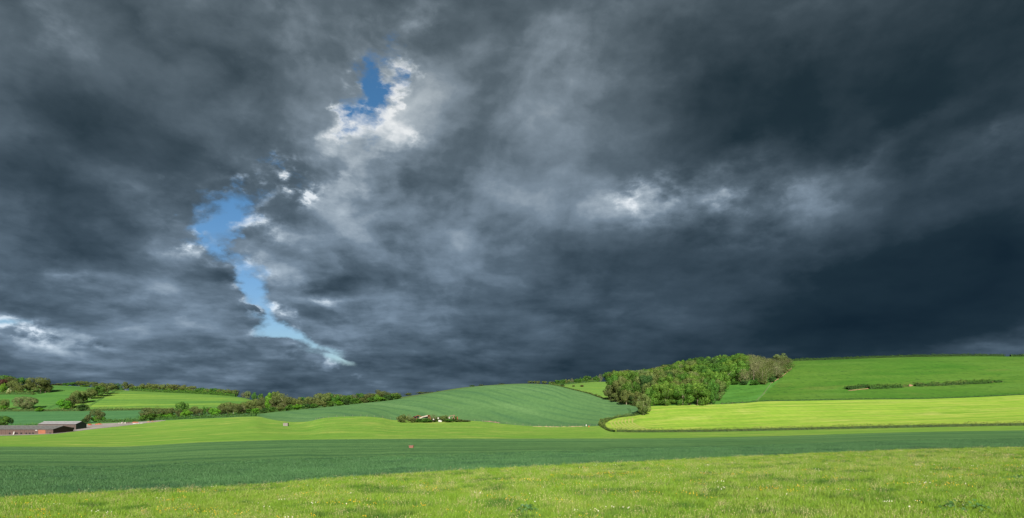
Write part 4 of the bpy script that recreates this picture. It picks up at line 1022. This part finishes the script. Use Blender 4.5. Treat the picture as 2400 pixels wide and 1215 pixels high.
# the low wall of the yard edge
# ---------------------------------------------------------------- ruined barn in the pasture
RX, RY, RZ = hit(1000, 990.5)
ruin = empty('ruined_barn', (RX, RY, RZ)); tag(ruin, 'collapsed barn of rusty red and bleached tin roofing sunk in scrub', 'ruin')
def rp(u, v, dy=0.0):        # a point of the ruin seen at (u, v)
    Y = RY + dy
    return Vector(((u - 1200) / FOC * Y - RX, dy, (HZ - v) / FOC * Y - RZ))
def slab(name, pts, mat, th=0.12):
    m = MB(); m.prism([tuple(p) for p in pts], (0, 0.02, -th)); return m.build(name, mat, ruin)
slab('rusty_roof', [rp(967, 979.5), rp(979, 974), rp(983, 974.5, 4), rp(969, 980, 4)], M_rust)
slab('rusty_roof', [rp(979, 973.6), rp(990, 977.5), rp(990, 978.5, 4), rp(983, 974, 4)], M_rust)
slab('pale_roof', [rp(981, 980.5, -1), rp(991, 976, -1), rp(1002, 973.2, -1), rp(1002.5, 975.4, -1.6), rp(992, 977.8, -1.6), rp(983, 981.5, -1.4)], M_pale)
slab('rusty_roof', [rp(1002, 973), rp(1007.5, 973.6), rp(1009, 977, 3), rp(1003, 976.5, 3)], M_rust)
m = MB(); m.box(rp(975, 978.6, 1.5), (2.4, 1.6, 1.1)); m.build('dark_interior', M_black, ruin)
m = MB(); m.box(rp(996, 977.4, 1.5), (2.6, 1.6, 1.0)); m.build('dark_interior', M_black, ruin)
for a, b in (((967, 983), (968, 979)), ((976.5, 984), (976.5, 979)), ((990, 983), (990, 978)), ((1004, 984), (1004, 976)), ((1009, 984), (1007, 975))):
    m = MB(); m.tube([rp(*a, -0.3), rp(*b, -0.3)], 0.10, 5); m.build('post', M_rust, ruin)
for pts in ([(1053, 976), (1066, 973.5)], [(1066, 973.6), (1058, 984)], [(1063, 976), (1065.5, 983)], [(1050, 979), (1056, 976)], [(1071, 977), (1073, 983)]):
    m = MB(); m.tube([rp(*pts[0], 0.5), rp(*pts[1], 0.5)], 0.16, 5); m.build('beam', M_timber if pts[0][0] < 1070 else M_rust, ruin)
for (u, v, w, h) in ((1027, 980.5, 0.6, 0.6), (1053, 980, 0.5, 0.5), (1016, 983.2, 0.6, 0.5)):
    m = MB(); m.box(rp(u, v, -0.8), (w, 0.25, h), (0.2, 0.3, 0.1)); m.build('wall_fragment', M_white, ruin)
def debris(u, v, w, h, d, mat, name, label, cat):
    X, Y, z = hit(u, v)
    root = empty(name, (X, Y, z)); tag(root, label, cat)
    m = MB(); m.box((0, 0, h / 2 - 0.05), (w, d, h)); m.box((0, 0, h - 0.02), (w + 0.1, d + 0.1, 0.08)); m.build('body', mat, root)
    m = MB(); m.box((0, 0, h + 0.026), (w - 0.2, d - 0.2, 0.012)); m.build('water', M_glass, root)
    for sx in (-1, 1):
        m = MB(); m.box((sx * w * 0.35, 0, -0.09), (0.2, d, 0.16)); m.build('foot', M_stone, root)
    return root
debris(1031.5, 989.2, 1.6, 0.85, 0.7, M_white, 'water_trough', 'white water trough standing in front of the ruined barn', 'trough')
debris(670, 998.8, 2.1, 1.35, 1.2, M_tank, 'stone_tank', 'pale grey stone tank standing alone in the left pasture', 'tank')
debris(964, 1050, 0.75, 0.42, 0.5, flat_mat('pink_brick', (0.12, 0.055, 0.042), 0.9, 0.1, (0.09, 0.042, 0.034), 6), 'salt_box', 'small pink-red box lying in the near wheat field', 'box')
def bramble(u, vt, vb, w, sh, sp, lab): tree_px(u, vt, vb, w, sh, sp, lab, 'scrub around the ruined barn', name='scrub_bush', cat='bush', trunk=False)
for it in [(945, 972, 991, 24, 'bush', 'olive', 'largest olive scrub bush at the left end of the ruined barn'), (937, 976, 989, 16, 'bush', 'sage', 'pale green scrub at the far left tip of the ruin'), (958, 971, 988, 16, 'sprig', 'pale', 'bare pale twigs left of the rusty roof of the ruin'),
           (966, 979, 991, 18, 'bush', 'olive', 'olive scrub under the left corner of the rusty roof'), (982, 981, 990.5, 24, 'bush', 'green', 'green scrub in front of the rusty roof'), (1000, 981, 991, 26, 'bush', 'green', 'green scrub in front of the pale roof of the ruin'),
           (1016, 971, 987, 20, 'sprig', 'pale', 'bare twigs rising right of the pale roof of the ruin'), (1014, 979, 990, 22, 'bush', 'brown', 'brown scrub in the middle of the ruin'), (1030, 977, 988, 18, 'bush', 'olive', 'olive scrub behind the white trough'),
           (1042, 974, 989, 24, 'bush', 'olive', 'rounded olive scrub left of the fallen beams'), (1052, 982, 990.5, 22, 'bush', 'green', 'green scrub below the fallen beams'), (1066, 976, 989, 18, 'bush', 'green', 'green scrub behind the fallen beams'),
           (1078, 983, 989.5, 24, 'bush', 'olive', 'low olive scrub at the right end of the ruin'), (1092, 985.5, 989, 24, 'bush', 'brown', 'lowest brown scrub trailing off to the right of the ruin')]: bramble(*it)

# ---------------------------------------------------------------- fences
def fence(pts, label, spacing=4.0, h=1.0, mat=None, r=0.045, rails=2):
    P, L = path_pts(pts, spacing)
    o0 = Vector((float(P[0, 0]), float(P[0, 1]), gz(*P[0])))
    root = empty('wire_fence', o0); tag(root, label, 'fence')
    m = MB(); m.tube([(0, 0, -0.3), (0, 0, h)], r, 5); me = m.mesh('post'); me.materials.append(mat or M_timber)
    tops = []
    for p in P:
        z = gz(*p); q = link('post', me, root); q.location = Vector((p[0], p[1], z)) - o0; tops.append(q.location.copy())
        q.rotation_euler = (random.uniform(-.06, .06), random.uniform(-.06, .06), 0)
    for k in range(rails):
        m = MB(); m.tube([t + Vector((0, 0.07, h * (0.9 - 0.45 * k))) for t in tops], 0.012, 3); m.build('wire', M_wire, root)
    return root
M_post = flat_mat('pale_post', (0.13, 0.115, 0.09), 0.9, 0.1, (0.08, 0.07, 0.055), 2)
fence([(740, 984.5), (790, 978.5), (850, 976.8), (890, 979.2), (925, 985)], 'wire fence with short posts between hill wheat and pasture left of the ruin', mat=M_post)
fence([(1080, 987), (1135, 989.5), (1180, 994.3), (1240, 999.3), (1300, 1001.3), (1360, 1000.3), (1402, 999.4)], 'wire fence with pale posts between hill wheat and pasture right of the ruin', mat=M_post)
fence([(1773, 941.5), (1788, 927), (1797, 915), (1808, 899)], 'thin wire fence climbing the hill between the two right pastures', mat=M_post, spacing=3.0)
fence([(1592, 951.2), (1640, 950.3), (1700, 948.3), (1765, 944.5)], 'wire fence along the foot of the wood front clump', mat=M_timber, spacing=6)
for (u, v, lab) in ((1610, 949.5, 'pale tree stump at the foot of the wood front clump, leftmost of three'), (1637, 946.5, 'pale tree stump below the middle of the wood front clump'), (1650, 944.5, 'pale tree stump at the right of the wood front clump')):
    X, Y, z = hit(u, v); m = MB(); m.tube([(0, 0, -0.2), (0.05, 0, 0.7), (0.02, 0, 1.3)], [0.22, 0.17, 0.15], 8)
    o = m.build('tree_stump', M_white); o.location = (X, Y - 2, z); tag(o, lab, 'stump')
# gateway bits at the end of the pasture fence
X, Y, z = hit(1374, 1001); root = empty('gate_board', (X, Y, z)); tag(root, 'small white board on a post at the pasture fence gateway', 'board')
m = MB(); m.box((0, 0, 0.7), (0.35, 0.06, 0.7)); m.build('panel', M_white, root); m = MB(); m.tube([(0, 0.08, -0.3), (0, 0.08, 1.1)], 0.05, 5); m.build('post', M_timber, root)
X, Y, z = hit(1380, 1001.2); root = empty('feed_bucket', (X, Y, z)); tag(root, 'small red feed bucket beside the white board at the gateway', 'bucket')
m = MB(); m.tube([(0, 0, 0), (0, 0, 0.45)], [0.18, 0.25], 12); m.build('tub', M_red, root); m = MB(); m.tube([(-0.34, 0, 0.45), (-0.2, 0, 0.66), (0.2, 0, 0.66), (0.34, 0, 0.45)], 0.02, 4); m.build('handle', M_stone, root)
# stony bank along the pasture fence
def bank(name, pts, w, h, mat, label=None, seed=0, kind='structure'):
    P, L = path_pts(pts, 0.6); rng = np.random.default_rng(seed)
    V = []
    for i, p in enumerate(P):
        d = P[min(i + 1, len(P) - 1)] - P[max(i - 1, 0)]; d /= np.linalg.norm(d) + 1e-9; nn = np.array([-d[1], d[0]])
        ww = w * (0.4 + 0.8 * rng.uniform()) * min(1, 0.15 + min(i, len(P) - 1 - i) * 0.25); hh = h * (0.4 + 0.8 * rng.uniform()) * min(1, min(i, len(P) - 1 - i) * 0.3)
        for k, (a, b) in enumerate(((-1, -0.15), (-0.5, 0.7), (0.1, 1.0), (0.6, 0.6), (1, -0.15))):
            q = p + nn * a * ww / 2; V.append((q[0], q[1], gz(*q) + b * hh))
    n = len(P); idx = np.arange(n * 5).reshape(n, 5)
    me = np_mesh(name, V, np.stack([idx[:-1, :-1], idx[1:, :-1], idx[1:, 1:], idx[:-1, 1:]], -1).reshape(-1, 4)); me.materials.append(mat)
    return tag(link(name, me), label, kind=kind)
bank('stone_bank', [(1130, 987.5), (1152, 989.5), (1177, 992.6)], 1.2, 0.4, M_timber, seed=1)
bank('stone_bank', [(1245, 1000), (1290, 1001.6), (1340, 1001.2), (1372, 1000.4)], 1.2, 0.4, flat_mat('dry_bank', (0.15, 0.13, 0.075), 1, 0.05, (0.09, 0.12, 0.04), 0.5), seed=2)
# red earth exposures
bank('earth_scar', [(1808, 898.5), (1820, 891), (1832, 883), (1843, 874), (1856, 862.5)], 1.0, 0.3, M_soil, seed=3)
bank('earth_scar', [(1986, 916.5), (2040, 911), (2057, 910.5)], 1.4, 0.3, M_soil, seed=4)
bank('earth_scar', [(2007, 909.5), (2020, 908.5), (2044, 908.5)], 3.0, 1.0, M_soil, seed=5)
bank('earth_scar', [(2127, 906.5), (2134, 904.5), (2144, 904)], 3.0, 1.0, M_soil, seed=6)
bank('earth_scar', [(2321, 897.0), (2328, 896), (2352, 895.5)], 1.8, 0.6, M_soil, seed=7)
bank('earth_scar', [(1789, 923.5), (1796, 923)], 1.4, 0.3, M_soil, seed=8)
hb = [(1986, 915, 'h'), (2008, 911, 'h')]
hedge('hedge', [(1985, 914), (1996, 912), (2009, 910), (2036, 908)], 1.8, 4.4, 'dark', 'short dark thorn scrub at the left end of the red earth bank', seed=21, size=0.24, dens=10, ragged=0.4)
hedge('hedge', [(2036, 912), (2060, 911.5), (2090, 909.5), (2112, 908.5)], 2.1, 4.8, 'dark', 'thick dark thorn scrub right of the larger red earth patch', seed=22, size=0.24, dens=10, ragged=0.4, spec2='green')
hedge('hedge', [(2112, 908), (2128, 906.5)], 1.4, 3.4, 'olive', 'thin olive scrub left of the middle red earth patch', seed=23, size=0.24, dens=10, ragged=0.7)
hedge('hedge', [(2144, 906), (2180, 904.5), (2225, 903), (2260, 901)], 1.9, 4.6, 'dark', 'long dark thorn scrub right of the middle red earth patch', seed=24, size=0.24, dens=10, ragged=0.4, spec2='olive')
hedge('hedge', [(2260, 901), (2300, 899.5), (2325, 897.5)], 2.1, 4.6, 'dark', 'dense dark thorn scrub near the right end of the bank', seed=25, size=0.24, dens=10, ragged=0.5, spec2='green')
hedge('hedge', [(2330, 897), (2348, 896)], 1.3, 3.0, 'dark', 'last small dark scrub at the right tip of the bank', seed=26, size=0.24, dens=10, ragged=0.4)

# wheel tracks and swaths
M_track = flat_mat('wheel_track', (0.018, 0.050, 0.014), 1, 0.05, (0.030, 0.070, 0.020), 0.5)
M_swath = flat_mat('pale_swath', (0.24, 0.23, 0.08), 1, 0.05, (0.19, 0.22, 0.06), 0.4)
for d in (0.0, 4.5):
    bank('wheel_track', [(203 + d, 955), (222 + d, 943), (244 + d, 930), (262 + d, 920), (272 + d, 915)], 0.9, 0.06, M_track, seed=31 + int(d))
    bank('wheel_track', [(112 + d, 957.5), (126 + d, 950), (137 + d, 944)], 0.8, 0.06, M_track, seed=41 + int(d))
    bank('wheel_track', [(1470 + d * 0.8, 957), (1474 + d * 0.8, 961), (1475 + d * 0.8, 967), (1468 + d * 0.8, 973)], 0.6, 0.06, M_track, seed=51 + int(d))
for k in range(7):
    bank('mown_swath', [(1437 + 7.5 * k, 985.5 - 0.9 * k), (1431 + 8.5 * k, 991), (1436 + 10 * k, 999), (1450 + 11.5 * k, 1006), (1468 + 13 * k, 1011.5)], 0.8, 0.05, M_swath, seed=60 + k)
bank('mown_swath', [(1530, 968), (1548, 966), (1562, 964.5)], 1.2, 0.05, M_swath, seed=70)
bank('mown_swath', [(1960, 943.0), (2060, 942.6), (2160, 942.2), (2270, 940), (2400, 937)], 1.3, 0.05, M_swath, seed=71)
bank('bare_patch', [(1970, 1022.5), (1982, 1022.2), (1992, 1022.4)], 0.9, 0.03, M_track, seed=72)

# ---------------------------------------------------------------- grass, flowers and near wheat
def blade_mat(name, cols_, dark, trans=0.25, patch_col=None, patch_amt=0.6, scale=0.16):
    g = G(name)
    a = g.attr('shade')['Fac']; r = g.rnd()
    col = g.mix(a, cols_[0], cols_[1])
    col = g.mix(g.math('MULTIPLY', r, 0.35), col, cols_[2])
    if patch_col is not None:
        n = g.noise(g.map(g.pos, (1, 0.75, 0.2)), scale, 5, 0.65)
        col = g.mix(g.math('MULTIPLY', g.step(n, 0.47, 0.62), patch_amt), col, patch_col)
        n2 = g.noise(g.map(g.pos, (0.8, 0.8, 0.2), loc=(40, 9, 0)), scale * 3.2, 4, 0.6)
        col = g.mix(g.math('MULTIPLY', g.step(n2, 0.50, 0.64), 0.7), col, dark)
    return g.out(col, 0.6, 0.2, None, 0, trans)
M_blade = blade_mat('meadow_blades', ((0.038, 0.104, 0.008), (0.124, 0.220, 0.014), (0.155, 0.21, 0.028)), (0.018, 0.062, 0.008), patch_col=(0.145, 0.200, 0.032), patch_amt=0.45)
M_stalk = blade_mat('seed_stalks', ((0.16, 0.17, 0.06), (0.30, 0.27, 0.14), (0.24, 0.20, 0.12)), (0.2, 0.2, 0.1))
M_wheat = blade_mat('wheat_blades', ((0.015, 0.052, 0.019), (0.044, 0.104, 0.036), (0.034, 0.086, 0.029)), (0.014, 0.048, 0.020), 0.15, (0.040, 0.105, 0.036), 0.5, 0.09)
M_butter = flat_mat('buttercup_petals', (0.50, 0.30, 0.01), 0.5, 0.2)
M_clock = flat_mat('seed_clock', (0.42, 0.40, 0.36), 0.9, 0.05)
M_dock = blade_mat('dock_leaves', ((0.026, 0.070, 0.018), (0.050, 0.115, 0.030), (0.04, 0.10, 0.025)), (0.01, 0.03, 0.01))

def blades(name, n, rad, h0, h1, width, lean, mat, seed, head=0.0):
    rng = np.random.default_rng(seed)
    V, F, S = [], [], []
    for k in range(n):
        a = rng.uniform(0, 6.283); r = rad * math.sqrt(rng.uniform()); x, y = r * math.cos(a), r * math.sin(a)
        h = rng.uniform(h0, h1); b = rng.uniform(0, 6.283); le = lean * rng.uniform(0.2, 1.0) * h
        dx, dy = le * math.cos(b), le * math.sin(b); c = rng.uniform(0, 6.283); wx, wy = width / 2 * math.cos(c), width / 2 * math.sin(c)
        i = len(V)
        V += [(x - wx, y - wy, -0.03), (x + wx, y + wy, -0.03), (x + dx * .35 + wx * .8, y + dy * .35 + wy * .8, h * .6), (x + dx * .35 - wx * .8, y + dy * .35 - wy * .8, h * .6)]
        V += [(x + dx + wx * .15, y + dy + wy * .15, h), (x + dx - wx * .15, y + dy - wy * .15, h)]
        F += [(i, i + 1, i + 2, i + 3), (i + 3, i + 2, i + 4, i + 5)]; s = rng.uniform(); S += [s, s]
        if head:
            i = len(V); X, Y = x + dx, y + dy
            V += [(X - head, Y, h), (X, Y, h - head * 2), (X + head, Y, h), (X, Y, h + head * 3.5)]; F.append((i, i + 1, i + 2, i + 3)); S.append(1.0)
            i = len(V)
            V += [(X, Y - head, h), (X, Y, h - head * 2), (X, Y + head, h), (X, Y, h + head * 3.5)]; F.append((i, i + 1, i + 2, i + 3)); S.append(1.0)
    me = np_mesh(name, V, F); me.materials.append(mat)
    at_ = me.attributes.new('shade', 'FLOAT', 'FACE'); at_.data.foreach_set('value', np.array(S, dtype=np.float32))
    return me

def flowers(name, n, rad, h0, h1, size, mat, stem, seed, ball=False):
    rng = np.random.default_rng(seed); m = MB()
    for k in range(n):
        a = rng.uniform(0, 6.283); r = rad * math.sqrt(rng.uniform()); x, y = r * math.cos(a), r * math.sin(a); h = rng.uniform(h0, h1)
        if ball: 
            for (p, q) in ((0, 1), (1, 2), (0, 2)):
                ring = []
                for t in range(8):
                    v = [0, 0, 0]; v[p] = size * math.cos(t * math.pi / 4); v[q] = size * math.sin(t * math.pi / 4); ring.append((x + v[0], y + v[1], h + v[2]))
                m.add(ring, [tuple(range(8))])
        else:
            tx, ty = rng.uniform(-.5, .5, 2)
            ring = [(x + size * math.cos(t * 1.2566), y + size * math.sin(t * 1.2566), h + size * (tx * math.cos(t * 1.2566) + ty * math.sin(t * 1.2566)) + size * 0.3) for t in range(5)]
            m.add([(x, y, h - size * .2)] + ring, [(0, t + 1, (t + 1) % 5 + 1) for t in range(5)])
            ring = [(x + size * math.cos(t * 1.2566) * 0.9, y - 0.002, h + size * math.sin(t * 1.2566) * 0.7) for t in range(5)]
            m.add(ring, [tuple(range(5))])
    me = m.mesh(name); me.materials.append(mat)
    return me

def scatter(name, meshes, pts, scales, idx, label, cat, rng):
    col = bpy.data.collections.new(name + '_kinds')
    for i, me in enumerate(meshes):
        o = bpy.data.objects.new('%s_%02d' % (name, i), me); col.objects.link(o)
    n = len(pts)
    me = bpy.data.meshes.new(name); me.vertices.add(n); me.vertices.foreach_set('co', np.asarray(pts, dtype=np.float32).ravel())
    a = me.attributes.new('rot', 'FLOAT_VECTOR', 'POINT'); rot = np.zeros((n, 3), np.float32); rot[:, 2] = rng.uniform(0, 6.283, n); rot[:, 0] = rng.normal(0, 0.08, n); a.data.foreach_set('vector', rot.ravel())
    a = me.attributes.new('sca', 'FLOAT_VECTOR', 'POINT'); a.data.foreach_set('vector', np.asarray(scales, dtype=np.float32).ravel())
    a = me.attributes.new('idx', 'INT', 'POINT'); a.data.foreach_set('value', np.asarray(idx, dtype=np.int32))
    for x in meshes[:1]: me.materials.append(x.materials[0])
    o = link(name, me); tag(o, label, cat, kind='stuff')
    ng = bpy.data.node_groups.new(name, 'GeometryNodeTree')
    ng.interface.new_socket('Geometry', in_out='INPUT', socket_type='NodeSocketGeometry'); ng.interface.new_socket('Geometry', in_out='OUTPUT', socket_type='NodeSocketGeometry')
    N = ng.nodes; gi = N.new('NodeGroupInput'); go = N.new('NodeGroupOutput'); ip = N.new('GeometryNodeInstanceOnPoints'); ci = N.new('GeometryNodeCollectionInfo')
    ci.inputs['Collection'].default_value = col; ci.inputs['Separate Children'].default_value = True; ci.inputs['Reset Children'].default_value = True
    def na(nm, ty):
        q = N.new('GeometryNodeInputNamedAttribute'); q.data_type = ty; q.inputs[0].default_value = nm; return [s for s in q.outputs if s.enabled][0]
    L = ng.links
    L.new(gi.outputs[0], ip.inputs['Points']); L.new(ci.outputs[0], ip.inputs['Instance']); ip.inputs['Pick Instance'].default_value = True
    L.new(na('idx', 'INT'), ip.inputs['Instance Index']); L.new(na('rot', 'FLOAT_VECTOR'), ip.inputs['Rotation']); L.new(na('sca', 'FLOAT_VECTOR'), ip.inputs['Scale'])
    L.new(ip.outputs[0], go.inputs[0])
    md = o.modifiers.new('scatter', 'NODES'); md.node_group = ng
    return o

def wedge(n, ya, yb, rng, ulo=-800, uhi=3300, power=1.0):
    """points spread evenly over the ground between two distance curves"""
    out = []
    m = 0
    while m < n:
        u = rng.uniform(ulo, uhi, n * 2); a = pchip(ya[0], ya[1], u); b = pchip(yb[0], yb[1], u)
        ymax = float(np.max(b)); Y = ymax * rng.uniform(0, 1, n * 2) ** power
        k = (Y > a) & (Y < b)
        out.append(np.stack([(u[k] - 1200) / FOC * Y[k], Y[k]], 1)); m += int(k.sum())
    P = np.concatenate(out)[:n]
    return np.column_stack([P, ground_z(P[:, 0], P[:, 1])])
ug = np.arange(-400, 2801, 40.0)
y1g = Y1(ug); y2g = Y2(ug)
rng = np.random.default_rng(77)
kinds_g = [blades('tuft', 62, 0.14, 0.06, 0.19, 0.008, 0.7, M_blade, s) for s in range(4)] + [blades('tuft', 60, 0.2, 0.10, 0.26, 0.009, 0.6, M_blade, 14)] + [blades('seed_tuft', 7, 0.22, 0.18, 0.32, 0.004, 0.4, M_stalk, 15, 0.006), blades('seed_tuft', 12, 0.12, 0.16, 0.30, 0.004, 0.5, M_stalk, 16, 0.005)]
Pg = wedge(98000, (ug, np.full_like(ug, 13.0)), (ug, y1g + 0.25), rng, power=0.62)
dist = Pg[:, 1]
sc = (0.8 + 0.5 * rng.uniform(0, 1, len(Pg))) * np.clip(0.75 + dist / 70, 1, 1.6)
hz = sc * rng.uniform(0.65, 1.15, len(Pg)) * np.clip(1.15 - dist / 110, 0.6, 1.0)
pn = np.sin(Pg[:, 0] * 0.35 + 1.3 * np.sin(Pg[:, 1] * 0.21)) * np.sin(Pg[:, 1] * 0.47 + Pg[:, 0] * 0.11)
hz *= 1 + 0.22 * pn
idx_g = rng.choice(7, len(Pg), p=[0.20, 0.20, 0.20, 0.20, 0.12, 0.04, 0.04])
scatter('meadow_grass', kinds_g, Pg, np.column_stack([sc, sc, hz]), idx_g, 'rough sunlit meadow grass with straw seed stalks filling the foreground', 'grass', rng)
# buttercups in drifts
Pb = wedge(13000, (ug, np.full_like(ug, 13)), (ug, y1g - 1.5), rng, power=0.7)
dn = np.sin(Pb[:, 0] * 0.55 + 2 * np.sin(Pb[:, 1] * 0.3)) * np.sin(Pb[:, 1] * 0.8 + 0.5 * Pb[:, 0]) + rng.normal(0, 0.35, len(Pb))
Pb = Pb[dn > 0.62]
cx, cy, _ = hit(1415, 1118)
extra = np.column_stack([rng.normal(cx, 1.2, 80), rng.normal(cy, 0.6, 80)]); extra = np.column_stack([extra, ground_z(extra[:, 0], extra[:, 1])])
Pb = np.concatenate([Pb, extra])
scatter('buttercups', [flowers('buttercup', 3, 0.10, 0.14, 0.22, 0.013, M_butter, None, 3), flowers('buttercup', 1, 0.02, 0.14, 0.22, 0.014, M_butter, None, 4), flowers('buttercup', 5, 0.2, 0.14, 0.22, 0.013, M_butter, None, 5)],
        Pb, np.ones((len(Pb), 3)) * rng.uniform(0.8, 1.25, (len(Pb), 1)), rng.choice(3, len(Pb)), 'small yellow buttercups scattered through the foreground meadow', 'flowers', rng)
Pc = wedge(2000, (ug, np.full_like(ug, 13)), (ug, y1g - 1.0), rng, power=0.7)
dn = np.sin(Pc[:, 0] * 0.7 + 4 + 2 * np.sin(Pc[:, 1] * 0.4)) * np.sin(Pc[:, 1] * 0.9 + 2) + rng.normal(0, 0.3, len(Pc))
Pc = Pc[dn > 0.62]
scatter('dandelion_clocks', [flowers('clock', 1, 0.02, 0.14, 0.22, 0.017, M_clock, None, 6, True), flowers('clock', 3, 0.12, 0.12, 0.22, 0.014, M_clock, None, 7, True)],
        Pc, np.ones((len(Pc), 3)) * rng.uniform(0.8, 1.3, (len(Pc), 1)), rng.choice(2, len(Pc)), 'white dandelion seed heads dotted over the foreground meadow', 'flowers', rng)
# wheat standing nearest the meadow
kinds_w = [blades('wheat_tuft', 46, 0.13, 0.10, 0.24, 0.016, 0.35, M_wheat, 30 + s) for s in range(4)]
Pw = wedge(80000, (ug, y1g + 0.2), (ug, y1g + 46), rng, power=0.60)
u_ = 1200 + FOC * Pw[:, 0] / Pw[:, 1]; dd = Pw[:, 1] - Y1(u_)
keep = rng.uniform(0, 1, len(Pw)) < np.clip(1.15 - dd / 46, 0, 1)
tram = np.abs(((Pw[:, 1] - 0.05 * Pw[:, 0]) % 12.0) - 6.0) < 0.35
keep &= ~(tram & (rng.uniform(0, 1, len(Pw)) < 0.75))
Pw = Pw[keep]; dd = dd[keep]
sc = rng.uniform(0.85, 1.3, len(Pw)) * np.clip(1 + dd / 50, 1, 1.5)
scatter('young_wheat', kinds_w, Pw, np.column_stack([sc, sc, sc * rng.uniform(0.65, 1.0, len(Pw)) * np.clip(1.05 - dd / 60, 0.3, 1)]), rng.choice(4, len(Pw)), 'blue-green young wheat standing along the near edge of the wheat field', 'crop', rng)
# dark leafy docks and thistles, and one clump in place of a shadow
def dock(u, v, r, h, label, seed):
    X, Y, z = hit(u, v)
    root = empty('dock_plant', (X, Y, z)); tag(root, label, 'plant', 'dark leafy weeds in the meadow, one clump in place of a shadow')
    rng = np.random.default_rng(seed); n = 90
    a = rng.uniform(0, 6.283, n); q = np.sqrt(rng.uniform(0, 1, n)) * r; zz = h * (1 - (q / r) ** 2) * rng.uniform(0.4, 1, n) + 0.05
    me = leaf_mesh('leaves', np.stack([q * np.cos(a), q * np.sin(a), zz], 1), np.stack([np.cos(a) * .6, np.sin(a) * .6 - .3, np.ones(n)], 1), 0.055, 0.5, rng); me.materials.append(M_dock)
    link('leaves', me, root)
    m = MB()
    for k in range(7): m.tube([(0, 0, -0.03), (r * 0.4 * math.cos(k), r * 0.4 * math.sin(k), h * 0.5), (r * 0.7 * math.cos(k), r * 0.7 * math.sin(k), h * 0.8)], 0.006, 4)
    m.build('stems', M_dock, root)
dock(2262, 1203, 0.75, 0.40, 'largest dark leafy clump near the bottom right corner of the meadow', 1)
dock(1236, 1206, 0.42, 0.32, 'dark leafy clump at the bottom middle edge of the meadow', 3)
dock(2394, 1126, 0.8, 0.22, 'flat dark leaf clump standing in for a shadow on the right edge of the meadow', 7)  # dark leaves put where only a shadow lies on the grass
